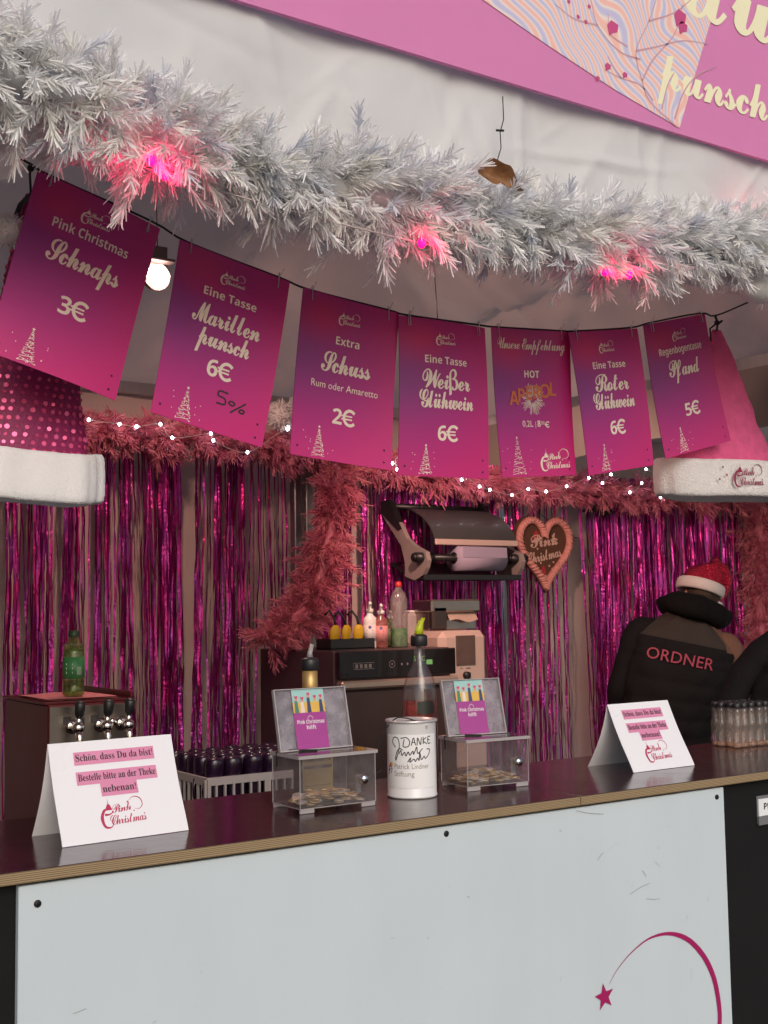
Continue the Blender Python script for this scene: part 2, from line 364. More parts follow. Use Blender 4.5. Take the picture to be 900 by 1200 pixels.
def tent(label, x0, x1, y0, y1, seed, side=None, poles=()):
    t = thing('market_tent', label, 'tent', (x0, y0, 0), group='white market tents')
    L = np.array((x0, y0, 0))
    def bld_(mb, nm, mt): mb.v = [tuple(np.array(p) - L) for p in mb.v]; return mb.build(nm, mt, t)
    bld_(MB().sheet(pyr(x0, x1, y0, y1, 2.60, 3.85, seed), 130, 110), 'roof_canvas', canvas)
    r = np.random.default_rng(seed + 5); p_ = r.uniform(0, 6, 8)
    def wall(s_, t_):
        x = x0 + (x1 - x0) * s_; z = .02 + 2.58 * t_
        return (x, y1 - .03 + .012 * math.sin(5 * x + p_[0] + .6 * math.sin(3 * z)) + .008 * math.sin(13 * x + 2 * z + p_[1]) + .006 * math.sin(9 * z + 2 * x), z)
    bld_(MB().sheet(wall, 50, 30), 'back_wall', canvas_wall)
    if side is not None:
        def sw(s_, t_):
            y = y0 + .05 + (y1 - y0 - .08) * s_; z = .02 + 2.58 * t_
            return (side + .012 * math.sin(6 * y + z), y, z)
        bld_(MB().sheet(sw, 30, 20), 'side_wall', canvas_wall)
    Hv = creases(60, seed + 9, x1 - x0, .62, .018, .014)
    def val(s_, t_):
        x = x0 + (x1 - x0) * s_; z = 2.46 + .62 * t_
        q = 1 - .75 * t_
        return (x, y0 - .02 + q * (.012 * math.sin(8 * x + 3 * z + p_[2]) + .009 * math.sin(17 * x - 9 * z + p_[3]) + .01 * math.sin(3.3 * x + 14 * z + p_[4] + math.sin(5 * x))) + q * Hv(x - x0, z - 2.46) - .002 * (abs(z - 2.60) < .006), z)
    bld_(MB().sheet(val, 300, 64), 'valance', canvas_white)
    for (px, py) in ((x0 + .03, y0 + .05), (x1 - .03, y0 + .05), (x0 + .03, y1 - .08), (x1 - .03, y1 - .08)):
        bld_(MB().box((px, py, 1.3), (.045, .045, 2.6), 0, bev=.004), 'pole', alu)
    for a, b in (((x0, y0 + .05), (x1, y0 + .05)), ((x0, y1 - .08), (x1, y1 - .08)), ((x0 + .03, y0), (x0 + .03, y1)), ((x1 - .03, y0), (x1 - .03, y1))):
        bld_(MB().box(((a[0] + b[0]) / 2, (a[1] + b[1]) / 2, 2.585), (abs(a[0] - b[0]) + .03, abs(a[1] - b[1]) + .03, .05), 0), 'eave_bar', alu)
    return t, bld_
TA, bA = tent('white canvas tent over the bar, its valance behind the white pine garland', .15, 4.05, 2.24, 5.05, 3, side=.17)
TB, bB = tent('neighbouring white tent roof on the right, beyond the plush hat', 4.10, 7.6, 2.24, 5.05, 8, side=7.58)
# canvas flap hanging along the gutter between the two tents
bA(MB().sheet(lambda s_, t_: (4.0 + .01 * math.sin(9 * s_), 2.3 + 2.7 * s_, 2.32 + .24 * t_ + .015 * math.sin(14 * s_) * (1 - t_)), 30, 3), 'gutter_flap', M('gutter_canvas', (.30, .26, .24), .8, var=.1))
for px in (349, 364):
    p = at(px, 600, 4.82); bA(MB().box((p[0], 4.84, 1.3), (.035 if px < 355 else .05, .05, 2.58), 0, bev=.004), 'pole', alu)
# black tie thread on the valance
tp = [at(580, 118, 2.2), at(581, 145, 2.2), at(577, 160, 2.2), at(578, 178, 2.2), at(570, 205, 2.2)]
th = MB(); th.tube([(p[0], 2.17, p[2]) for p in tp], .0014, n=5)
th.tube([(tp[2][0] - .016, 2.165, tp[2][2]), (tp[2][0] + .005, 2.163, tp[2][2] + .003)], .003, n=5); bA(th, 'tie_thread', cordm)

# ------------------------------------------------------------------ banner above
BY = 2.197
bm_pink = M('banner_print_pink', (.74, .25, .52), .55, var=.05, vs=6, bump=.15, bs=420, transl=.2)
def moire():
    m = bpy.data.materials.new('banner_print_pale'); m.use_nodes = True; n = m.node_tree; b = n.nodes['Principled BSDF']; b.inputs['Roughness'].default_value = .55
    tc = n.nodes.new('ShaderNodeTexCoord'); wv = n.nodes.new('ShaderNodeTexWave'); wv.inputs['Scale'].default_value = 9; wv.inputs['Distortion'].default_value = 16; wv.inputs['Detail'].default_value = 0; wv.inputs['Detail Scale'].default_value = .7
    mp = n.nodes.new('ShaderNodeMapping'); mp.inputs['Rotation'].default_value = (0, R(35), 0); n.links.new(tc.outputs['Object'], mp.inputs[0]); n.links.new(mp.outputs[0], wv.inputs['Vector'])
    cr = n.nodes.new('ShaderNodeValToRGB'); e = cr.color_ramp.elements; e[0].position = .1; e[0].color = (.50, .48, .68, 1); e[1].position = .9; e[1].color = (.80, .46, .40, 1); k = e.new(.5); k.color = (.78, .68, .62, 1)
    n.links.new(wv.outputs['Fac'], cr.inputs[0]); n.links.new(cr.outputs[0], b.inputs['Base Color']); return m
b = MB(); Zb = at(560, 87, BY)[2]
b.box((2.2, BY, Zb + .45), (6.0, .012, .9), 0)
FB = frame((0, BY - .007, 0), (1, 0, 0), (0, 0, 1), (0, -1, 0))
def P2(px, py): p = at(px, py, BY - .007); return (p[0], p[2])
top = Zb + .88
pl = [P2(566, 0), P2(640, 52), P2(720, 105), P2(796, 150)]; rt_ = [P2(812, 95), P2(840, 0)]
ext = lambda a, c, z: (a[0] + (c[0] - a[0]) * (z - a[1]) / (c[1] - a[1]), z)
b.poly([pl[3], rt_[0], rt_[1], ext(rt_[0], rt_[1], top), ext(pl[1], pl[0], top), pl[0], pl[1], pl[2]], FB, 1, .001)
# printed branch with twigs and leaves
tw = [[(792, 148), (762, 120), (752, 95), (745, 60), (760, 25), (775, -20)], [(752, 95), (765, 70), (790, 40), (800, 5)], [(750, 70), (725, 60), (700, 30), (690, -10)], [(745, 60), (770, 55), (800, 48), (830, 52)], [(790, 140), (800, 110), (815, 90), (838, 78)], [(735, 55), (715, 40), (712, 15)],
      [(765, 118), (750, 100), (728, 92), (708, 82)], [(700, 30), (672, 22), (650, 5)], [(760, 25), (790, 15), (815, -5)], [(728, 92), (718, 78), (712, 66)], [(775, 128), (782, 100), (790, 85)]]
for t in tw: b.ribbon([P2(*q) for q in t], [.006, .002], FB, 2, .0016)
for (x, y, s_) in ((718, 32, .022), (797, 20, .026), (712, 78, .012), (732, 88, .01), (700, 92, .008), (800, 32, .02)):
    u, v = P2(x, y); b.poly([(u - s_, v), (u - .3 * s_, v + .8 * s_), (u + .9 * s_, v + .5 * s_), (u + .7 * s_, v - .5 * s_), (u - .1 * s_, v - .8 * s_), (u - s_ * .7, v - 1.3 * s_)], FB, 3, .002)
for (x, y) in ((666, 2), (677, 20), (686, 26), (690, 8), (662, -8), (640, -6)): b.disc(*P2(x, y), .006, FB, 3, .002)
u0, v0 = P2(770, 100); u1, v1 = P2(899, 133)
b.text(scr('punsch'), FB, u0, v0, .178, 4, .0012, 'L', wmax=(u1 - u0) * 1.0, **SK)
u2, v2 = P2(803, 14); b.text(scr('du'), FB, u2, v2, .36, 4, .0012, 'L', **SK)
tag(b.build('advertising_banner', [bm_pink, moire(), M('banner_print_twig', (.55, .30, .36), .6), M('banner_print_berry', (.5, .06, .2), .6), M('banner_print_cream', (.80, .76, .52), .6, var=.04)]), 'large pink printed banner with cream script lettering above the white valance', 'banner')

# ================================================================== pine garlands
def needles(branches, nn, nl, nw, r, spread=(.6, 1.15)):
    """flat strip needles set round every branchlet"""
    B = np.array([x[0] for x in branches]); D = np.array([x[1] for x in branches]); Ls = np.array([x[2] for x in branches]); G = np.array([x[3] for x in branches])
    n = len(B); t = (np.arange(nn)[None, :] + r.uniform(0, 1, (n, nn))) / nn
    D = D / np.linalg.norm(D, axis=1, keepdims=True)
    base = B[:, None] + D[:, None] * (Ls[:, None] * (.15 + .85 * t))[..., None] + G[:, None] * (t ** 2)[..., None]
    tan = D[:, None] * Ls[:, None, None] + 2 * G[:, None] * t[..., None]; tan /= np.linalg.norm(tan, axis=2, keepdims=True)
    a = r.normal(size=(n, nn, 3)); a -= tan * (a * tan).sum(2, keepdims=True); a /= np.linalg.norm(a, axis=2, keepdims=True)
    al = r.uniform(*spread, (n, nn))[..., None] * (1 - .5 * t[..., None])
    nd = tan * np.cos(al) + a * np.sin(al); ln = (nl * r.uniform(.7, 1.15, (n, nn)) * (1 - .08 * t))[..., None]
    sd = np.cross(nd, r.normal(size=(n, nn, 3))); sd /= np.linalg.norm(sd, axis=2, keepdims=True)
    mid = base + nd * ln * .5; tip = base + nd * ln + r.normal(size=(n, nn, 3)) * nl * .06; tip[..., 2] -= nl * .05
    V = np.stack([base - sd * nw * .5, base + sd * nw * .5, tip + sd * nw * .32, tip - sd * nw * .32], 2).reshape(-1, 3)
    return V, np.arange(len(V)).reshape(-1, 4)
def garland(name, path, rad, per_m, nn, nl, nw, mats, label, cat, seed, droop=.25, core=.04, spread=(.6, 1.15), flat=1.0, group=None):
    r = np.random.default_rng(seed); p = smooth_curve(path, 14); seg = np.linalg.norm(np.diff(p, axis=0), axis=1); cs = np.r_[0, np.cumsum(seg)]; L = cs[-1]
    n = int(L * per_m); br = []
    for i in range(n):
        s_ = r.uniform(0, L); j = min(np.searchsorted(cs, s_, 'right') - 1, len(seg) - 1); q = p[j] + (p[j + 1] - p[j]) * ((s_ - cs[j]) / max(seg[j], 1e-6)); d = (p[j + 1] - p[j]) / max(seg[j], 1e-6)
        a = r.normal(size=3); a[1] *= flat; a -= d * a.dot(d); a /= np.linalg.norm(a)
        sg = 1 if r.random() < .6 else -1
        dr = a * r.uniform(.7, 1) + d * sg * r.uniform(.1, .95)
        l = rad * r.uniform(.7, 1.12) * (1 + .16 * math.sin(s_ * 9 + seed) + .10 * math.sin(s_ * 23 + 2 * seed)); br.append((q + a * core * .5, dr, l * .78, np.array([r.normal() * .15, r.normal() * .15, -droop * r.uniform(.0, 1.2)]) * l))
    V, Q = needles(br, nn, nl, nw, r, spread)
    mi = r.choice(len(mats), size=len(br), p=[.6, .25, .15][:len(mats)] if len(mats) == 3 else None).repeat(nn)
    # wire core
    cp = p[::3]; k = 7; cv = []
    for i, c in enumerate(cp):
        d = cp[min(i + 1, len(cp) - 1)] - cp[max(i - 1, 0)]; d = d / np.linalg.norm(d); u = np.cross(d, (0, 1, .2)); u /= np.linalg.norm(u); v = np.cross(d, u)
        cv += [c + (u * math.cos(2 * PI * a / k) + v * math.sin(2 * PI * a / k)) * core * (.8 + .3 * r.random()) for a in range(k)]
    b0 = len(V); cq = [(b0 + i * k + a, b0 + i * k + (a + 1) % k, b0 + (i + 1) * k + (a + 1) % k, b0 + (i + 1) * k + a) for i in range(len(cp) - 1) for a in range(k)]
    o = fast_mesh(name, np.vstack([V, cv]), np.vstack([Q, cq]), None, midx=np.r_[mi, np.zeros(len(cq), int)], mats=mats)
    return tag(o, label, cat, group)
wn = [M('white_tinsel', (.93, .92, .92), .45, transl=.25), M('warm_white_tinsel', (.88, .87, .84), .45, transl=.25), M('grey_white_tinsel', (.74, .76, .81), .45, transl=.25)]
GY = 2.09
gp = [at(x, y, GY) for x, y in ((-90, 25), (0, 80), (60, 102), (120, 134), (200, 163), (300, 196), (380, 214), (450, 230), (530, 247), (600, 259), (680, 275), (760, 284), (840, 281), (900, 289), (980, 304), (1060, 335))]
garland('white_pine_garland', gp, .142, 430, 76, .038, .0034, wn, 'thick white artificial pine garland swagged along the tent valance', 'garland', 5, core=.03, droop=.12, spread=(.5, 1.05))
pn = [M('rose_tinsel', (.66, .19, .28), .5, transl=.12), M('salmon_tinsel', (.72, .25, .32), .5, transl=.12), M('deep_rose_tinsel', (.56, .14, .23), .5, transl=.12)]
wp = [at(x, y, 4.72) for x, y in ((-60, 480), (60, 500), (150, 505), (250, 512), (340, 522), (430, 540), (520, 556), (600, 566), (690, 572), (760, 578), (840, 580), (930, 590))]
garland('pink_pine_garland', wp, .108, 200, 46, .045, .0036, pn, 'pink artificial pine garland with white fairy lights along the top of the back wall', 'garland', 6, core=.04)
vp = [at(x, y, 4.6) for x, y in ((398, 545), (394, 580), (388, 620), (380, 660), (366, 698), (345, 728), (312, 752))]
garland('pink_pine_garland', vp, .130, 420, 54, .042, .0036, pn, 'pink artificial pine garland hanging down and trailing over the glass washer', 'garland', 9, core=.03, spread=(.5, 1.0))
vr = [at(x, y, 4.8) for x, y in ((885, 560), (888, 610), (893, 660), (889, 700), (892, 745), (892, 800))]
garland('pink_pine_garland', vr, .165, 300, 50, .05, .0036, pn, 'pink artificial pine garland hanging upright at the right end behind the people', 'garland', 10, core=.05)

# pink light string hidden in the white garland
t = thing('pink_light_string', 'string of glowing pink bulbs tucked into the white garland', 'light string', gp[4])
bulb_m = M('pink_bulb', (.9, .01, .12), .3, emit=(1, .004, .15), es=2.2)
LP = [(128, 180, 2.12), (177, 188, 2.02), (193, 205, 2.05), (494, 285, 2.02), (708, 318, 2.05), (737, 322, 2.02), (883, 252, 2.17)]
cb = MB(); pts = [at(x, y, Y + .03) for x, y, Y in LP]; cb.tube(smooth_curve(pts, 6), .002, n=5); cb.build('cord', M('clear_cord', (.6, .5, .5), .5), t, world=True)
for x, y, Y in LP:
    p = at(x, y, Y + .02); q = MB(); q.ball(p, .009, n=10, sc=(1, 1, 1.3)); bo = q.build('bulb', bulb_m, t, world=True)
    l = bpy.data.lights.new('bulb_glow', 'POINT'); l.energy = .15; l.color = (1, .006, .11); l.shadow_soft_size = .015
    lo = bpy.data.objects.new('bulb_glow', l); COL.objects.link(lo); lo.location = p - np.array(t.location) + np.array((0, -.02, -.005)); lo.parent = t

# dry leaf caught on top of the garland
lf = MB(); c = at(588, 209, 1.97); 
def leaf(s_, t_):
    a = s_ * 2 - 1; wd = (.030 + .006 * math.sin(13 * s_)) * math.sin(PI * min(1, max(0, .05 + .92 * s_))) ** .5; v = (t_ * 2 - 1)
    return (c[0] + a * .054, c[1] - .020 * v * v + .012 * a * a + .006 * math.sin(6 * s_ + 2 * v), c[2] - a * .010 + wd * v * .8 + .009 * math.sin(5 * s_ + 1) * v - .006 * a * a)
lf.sheet(leaf, 16, 8); lf.tube([leaf(0, .5), (c[0] - .068, c[1], c[2] + .012)], .0012, n=5)
tag(lf.build('dry_leaf', M('brown_leaf', (.23, .105, .04), .6, var=.4, vs=40, bump=.4, bs=60)), 'curled brown dry leaf caught on top of the white garland', 'leaf')
# nylon tie hanging under the garland
ct = MB(); a, b_ = at(321, 236, 2.08), at(305, 295, 2.08); ct.tube([a, (np.array(a) + b_) / 2 + (.002, 0, 0), b_], [.0035, .003, .0012], n=6); ct.box(a, (.012, .008, .012))
tag(ct.build('cable_tie', clip_m), 'loose white cable tie end dangling under the white garland', 'cable tie')
# white ball half hidden by the garland, right
wb = MB(); c = at(889, 340, 2.13); wb.ball((0, 0, 0), .050, n=24, sc=(1.15, 1, .75)); wb.tube([(0, 0, .03), (0, .01, .12)], .004, n=6)
tag(wb.build('ball_ornament', white_p, loc=c), 'plain white ball half hidden under the white garland beside the plush hat', 'ornament')
# white fluffy ball on the back garland
def fluff(c, r, n, seed, nm, mat, parent=None, world=True):
    q = np.random.default_rng(seed); d = q.normal(size=(n, 3)); d /= np.linalg.norm(d, axis=1, keepdims=True)
    s_ = np.cross(d, q.normal(size=(n, 3))); s_ /= np.linalg.norm(s_, axis=1, keepdims=True)
    tip = d * r * q.uniform(.9, 1.15, (n, 1)) + q.normal(size=(n, 3)) * r * .12; b0 = d * r * .7
    V = np.stack([b0 - s_ * r * .05, b0 + s_ * r * .05, tip + s_ * r * .02, tip - s_ * r * .02], 1).reshape(-1, 3)
    m_ = MB(); m_.ball((0, 0, 0), r * .88, n=14); off = len(V); qd = np.arange(len(V)).reshape(-1, 4)
    bq = [f for f in m_.f if len(f) == 4]
    o = fast_mesh(nm, np.vstack([V, m_.v]) + np.array(c), np.vstack([qd, np.array(bq) + off]), mat, parent)
    return o
plush_w = M('white_plush', (.78, .74, .73), .9, var=.08, vs=40, bump=.5, bs=160)
tag(fluff(at(329, 487, 4.62), .062, 900, 4, 'fluffy_ball', plush_w), 'white fluffy ball sitting on the pink back garland between two price signs', 'ornament')

# ================================================================== price signs on the cord
def sign_mat(seed):
    m = bpy.data.materials.new('sign_print'); m.use_nodes = True; n = m.node_tree; b = n.nodes['Principled BSDF']; b.inputs['Roughness'].default_value = .42
    tc = n.nodes.new('ShaderNodeTexCoord'); mp = n.nodes.new('ShaderNodeMapping'); mp.inputs['Scale'].default_value = (1, 1, 1)
    n.links.new(tc.outputs['Object'], mp.inputs[0])
    sx = n.nodes.new('ShaderNodeSeparateXYZ'); n.links.new(mp.outputs[0], sx.inputs[0])
    nz = n.nodes.new('ShaderNodeTexNoise'); nz.inputs['Scale'].default_value = 5; nz.inputs['Detail'].default_value = 1; n.links.new(tc.outputs['Object'], nz.inputs['Vector'])
    def math_(op, a, b_):
        q = n.nodes.new('ShaderNodeMath'); q.operation = op
        for i, s_ in enumerate((a, b_)):
            if isinstance(s_, (int, float)): q.inputs[i].default_value = s_
            else: n.links.new(s_, q.inputs[i])
        return q.outputs[0]
    # distance of the point from a purple patch, left of the middle
    dx = math_('ADD', sx.outputs['X'], .13); dz = math_('ADD', sx.outputs['Z'], .17)
    d = math_('SQRT', math_('ADD', math_('MULTIPLY', dx, dx), math_('MULTIPLY', math_('MULTIPLY', dz, dz), 1.5)), 0)
    d = math_('ADD', d, math_('MULTIPLY', math_('SUBTRACT', nz.outputs['Fac'], .5), .08))
    cr = n.nodes.new('ShaderNodeValToRGB'); e = cr.color_ramp.elements; e[0].position = .03; e[0].color = (.26, .038, .22, 1); e[1].position = .33; e[1].color = (.56, .022, .18, 1)
    k = e.new(.18); k.color = (.42, .024, .21, 1)
    n.links.new(d, cr.inputs[0])
    # warm red bloom near the top left corner
    dx = math_('ADD', sx.outputs['X'], .08); dz = math_('ADD', sx.outputs['Z'], .05)
    d2 = math_('SQRT', math_('ADD', math_('MULTIPLY', dx, dx), math_('MULTIPLY', math_('MULTIPLY', dz, dz), 2.0)), 0)
    mr = n.nodes.new('ShaderNodeMapRange'); mr.inputs['From Min'].default_value = .02; mr.inputs['From Max'].default_value = .11; mr.inputs['To Min'].default_value = .75; mr.inputs['To Max'].default_value = 0; n.links.new(d2, mr.inputs[0])
    mx = n.nodes.new('ShaderNodeMix'); mx.data_type = 'RGBA'; mx.inputs['B'].default_value = (.62, .028, .14, 1)
    n.links.new(mr.outputs[0], mx.inputs['Factor']); n.links.new(cr.outputs[0], mx.inputs['A']); n.links.new(mx.outputs['Result'], b.inputs['Base Color'])
    b.inputs['Coat Weight'].default_value = .15; b.inputs['Coat Roughness'].default_value = .35; b.inputs['Specular IOR Level'].default_value = .35
    return m
S_MAT = sign_mat(1)
cream = M('cream_print', (.86, .74, .62), .5, var=.03); orange = M('orange_print', (.62, .16, .05), .5); ink = M('black_marker', (.015, .013, .015), .5); hole_m = M('screw_hole', (.05, .01, .03), .8)
def print_tree(mb, F_, u, v, h, seed):
    r = random.Random(seed)
    for k in range(7):
        z0 = v + h * k / 7.5; wd = h * .27 * (1 - k / 7.5)
        mb.ribbon([(u - wd, z0), (u - wd * .3, z0 + .035 * h), (u + wd * .5, z0 + .06 * h), (u + wd * .85, z0 + .1 * h)], .0011, F_, 1, sub=4)
        mb.ribbon([(u + wd * .9, z0 + .01 * h), (u + wd * .2, z0 + .06 * h), (u - wd * .8, z0 + .10 * h)], .0009, F_, 1, sub=4)
    for k in range(55):
        t_ = r.random() ** 1.3; wd = h * .28 * (1 - t_); mb.disc(u + r.uniform(-wd, wd), v + h * t_ * .95, r.choice((.0009, .0013, .0017)), F_, 1, n=6)
    mb.star(u, v + h * 1.0, .0045, F_, 1)
    for k in range(7): mb.disc(u + r.uniform(.3, .62) * h * r.choice((-1, 1)), v + r.uniform(.1, .8) * h, .0013, F_, 1, n=6)
SW, SH = .297, .42
SIGNS = [((.929, 2.474, 2.495), (14.6, 3, 0)), ((1.265, 2.49, 2.411), (11.2, 1.1, -1.5)), ((1.615, 2.534, 2.372), (5.0, 1.9, .4)), ((1.904, 2.521, 2.353), (-.7, 1.9, 1.7)),
         ((2.232, 2.553, 2.375), (-4.3, .2, 2.1)), ((2.502, 2.533, 2.402), (-9.4, 1.9, 1.1)), ((2.843, 2.554, 2.484), (-14.5, 1.2, 1.6))]
SLAB = ['pink sign priced 3€, lettered Schnaps, leftmost on the cord', 'pink sign lettered Marillenpunsch with 5% handwritten under the 6€ price', 'pink sign priced 2€, lettered Schuss, Rum oder Amaretto', 'pink sign priced 6€ with cream script reading Weißer Glühwein',
        'pink sign headed Unsere Empfehlung with orange lettering over a firework', 'pink sign priced 6€ with cream script reading Roter Glühwein', 'pink sign priced 5€ for the cup deposit, overlapping the plush hat']
def sc_text(mb, s_, F_, cy, size, wmax): mb.text(scr(s_), F_, 0, -cy * SH, size, 1, wmax=wmax, **SK)
def sb_text(mb, s_, F_, cy, size, wmax=None): mb.text(bld(s_), F_, 0, -cy * SH, size, 1, wmax=wmax)
for i, (loc, ang) in enumerate(SIGNS):
    t = thing('price_sign', SLAB[i], 'sign', loc, group='price signs on the cord')
    a, yb, c_ = [R(x) for x in ang]
    t.rotation_euler = (Matrix.Rotation(yb, 3, 'Z') @ Matrix.Rotation(c_, 3, 'X') @ Matrix.Rotation(a, 3, 'Y')).to_euler()
    p = MB(); Fs = XZ()
    for yy in (0, .002): p.sheet(lambda s_, t_: (SW * (s_ - .5), yy, -SH * t_), 14, 18)
    if i != 4: logo(p, Fs, .0, -.125 * SH, .066 if i else .07)
    if i == 0:
        sb_text(p, 'Pink Christmas', Fs, .245, .030, .18); sc_text(p, 'Schnaps', Fs, .42, .080, .172); price(p, '3', Fs, 0, -.67 * SH, .041)
    elif i == 1:
        sb_text(p, 'Eine Tasse', Fs, .255, .028); sc_text(p, 'Marillen', Fs, .42, .078, .18); sc_text(p, 'punsch', Fs, .54, .076, .14); price(p, '6', Fs, 0, -.70 * SH, .041)
        for st in ([(.035, -.765), (.012, -.765), (.010, -.79), (.028, -.80), (.030, -.83), (.008, -.835)], [(.045, -.80), (.04, -.815), (.05, -.825), (.056, -.81), (.046, -.80)], [(.085, -.79), (.06, -.84), (.048, -.865)], [(.074, -.83), (.07, -.845), (.08, -.85), (.084, -.835), (.074, -.83)]):
            p.ribbon([(x, z * SH) for x, z in st], .0042, Fs, 3)
    elif i == 2:
        sb_text(p, 'Extra', Fs, .285, .029); sc_text(p, 'Schuss', Fs, .46, .082, .148); p.text('Rum oder Amaretto', Fs, 0, -.565 * SH, .026, 1, wmax=.2); price(p, '2', Fs, 0, -.77 * SH, .041)
    elif i == 3:
        sb_text(p, 'Eine Tasse', Fs, .28, .028); sc_text(p, 'Weißer', Fs, .44, .080, .158); sc_text(p, 'Glühwein', Fs, .565, .076, .178); price(p, '6', Fs, 0, -.77 * SH, .041)
    elif i == 4:
        p.text('Unsere Empfehlung'.translate(SCR), Fs, 0, -.135 * SH, .05, 1, wmax=.255, space=.85, shear=-.1)
        sb_text(p, 'HOT', Fs, .325, .028); r_ = random.Random(3)
        for k in range(58):
            an = k * 2 * PI / 58 + r_.uniform(-.05, .05); r0 = r_.uniform(.006, .02); r1 = r_.uniform(.03, .05)
            p.ribbon([(.0 + r0 * math.cos(an), -.475 * SH + r0 * math.sin(an)), (r1 * math.cos(an), -.475 * SH + r1 * math.sin(an))], .0013, Fs, 1, .0012, sub=1)
        for j, ch in enumerate('APEROL'):
            p.text(bld(ch), Fs, -.075 + .0305 * j, -.515 * SH + .0062 * j + .003 * math.sin(j), .055, 2, .0018)
        p.text('0,2L', Fs, -.026, -.66 * SH, .025, 1); p.rect(.004, -.67 * SH, .0055, -.625 * SH, Fs); p.text(bld('8'), Fs, .018, -.66 * SH, .025, 1); p.text('00', Fs, .033, -.645 * SH, .014, 1); price(p, ' 1'.strip() if 0 else '', Fs, .0, -5, .001) if 0 else None
        p.ribbon([(.052 + .008 * math.cos(x), -.645 * SH + .008 * math.sin(x)) for x in np.linspace(R(45), R(315), 10)], .003, Fs, 1, sub=1); p.rect(.04, -.645 * SH - .0025, .054, -.645 * SH + .001, Fs, 1, .0009)
        logo(p, Fs, .07, -.9 * SH, .115)
    elif i == 5:
        sb_text(p, 'Eine Tasse', Fs, .27, .028); sc_text(p, 'Roter', Fs, .43, .080, .145); sc_text(p, 'Glühwein', Fs, .555, .076, .178); price(p, '6', Fs, 0, -.74 * SH, .041)
    else:
        sb_text(p, 'Regenbogentasse', Fs, .25, .031, .2); sc_text(p, 'Pfand', Fs, .42, .080, .14); price(p, '5', Fs, 0, -.73 * SH, .041)
    if i == 4: print_tree(p, Fs, -.075, -.985 * SH, .105, i)
    else: print_tree(p, Fs, -.068, -.985 * SH, .075, i)
    for x, z in ((.125, -.37), (.125, -.402), (-.13, -.395)): p.disc(x, z, .003, Fs, 4)
    c1, c2, c3 = (.010 * math.sin(2.3 * i + 1), .012 * math.sin(1.7 * i + .4), .006 * math.cos(3.1 * i))          # the board is a little bowed and twisted
    p.v = [(x, y + c1 * (x / .15) ** 2 + c2 * (x / .15) * (-z / SH) + c3 * math.sin(PI * -z / SH), z) for x, y, z in p.v]
    p.build('panel', [S_MAT, cream, orange, ink, hole_m], t)
    for x in (-.118, .118):
        q = MB(); tp = -.024; q.tube([(x, -.004, tp), (x - .003, -.006, .004), (x - .002, -.002, .012), (x + .001, .006, .008), (x, .006, tp), (x, -.004, tp)], .0013, n=5)
        q.tube([(x - .001, -.006, .002), (x + .004, -.012, .022)], .001, n=5); q.build('cable_tie', clip_m, t)
# the cord: through the top corners of the signs
cp = [at(-70, 140, 2.47), at(0, 173, 2.48), at(37, 193, 2.48)]
for loc, ang in SIGNS:
    a = R(ang[0])
    for s_ in (-.12, .12): cp.append(np.array((loc[0] + s_ * math.cos(a), loc[1] + .006, loc[2] - s_ * math.sin(a) + .004)))
cp += [at(838, 370, 2.56), at(875, 355, 2.56), at(905, 342, 2.56), at(990, 305, 2.56)]
q = MB(); q.tube(smooth_curve(cp, 4), .0028, n=6)
tag(q.build('hanging_cord', cordm), 'black cord strung across the stall that carries the seven price signs', 'cord')
# ================================================================== foil curtains on the back wall
def foil_mat():
    m = bpy.data.materials.new('magenta_foil'); m.use_nodes = True; n = m.node_tree; b = n.nodes['Principled BSDF']
    b.inputs['Metallic'].default_value = .9; b.inputs['Roughness'].default_value = .33
    tc = n.nodes.new('ShaderNodeTexCoord'); mp = n.nodes.new('ShaderNodeMapping'); mp.inputs['Scale'].default_value = (55, 55, 5); n.links.new(tc.outputs['Object'], mp.inputs[0])
    nz = n.nodes.new('ShaderNodeTexNoise'); nz.inputs['Scale'].default_value = 1; nz.inputs['Detail'].default_value = 3; n.links.new(mp.outputs[0], nz.inputs['Vector'])
    cr = n.nodes.new('ShaderNodeValToRGB'); e = cr.color_ramp.elements; e[0].position = .38; e[0].color = (.54, .025, .22, 1); e[1].position = .62; e[1].color = (.44, .065, .44, 1)
    n.links.new(nz.outputs['Fac'], cr.inputs[0]); n.links.new(cr.outputs[0], b.inputs['Base Color'])
    n2 = n.nodes.new('ShaderNodeTexNoise'); n2.inputs['Scale'].default_value = 60; n.links.new(tc.outputs['Object'], n2.inputs['Vector'])
    bp = n.nodes.new('ShaderNodeBump'); bp.inputs['Strength'].default_value = .4; bp.inputs['Distance'].default_value = .01; n.links.new(n2.outputs['Fac'], bp.inputs['Height']); n.links.new(bp.outputs[0], b.inputs['Normal'])
    return m
FOIL = foil_mat()
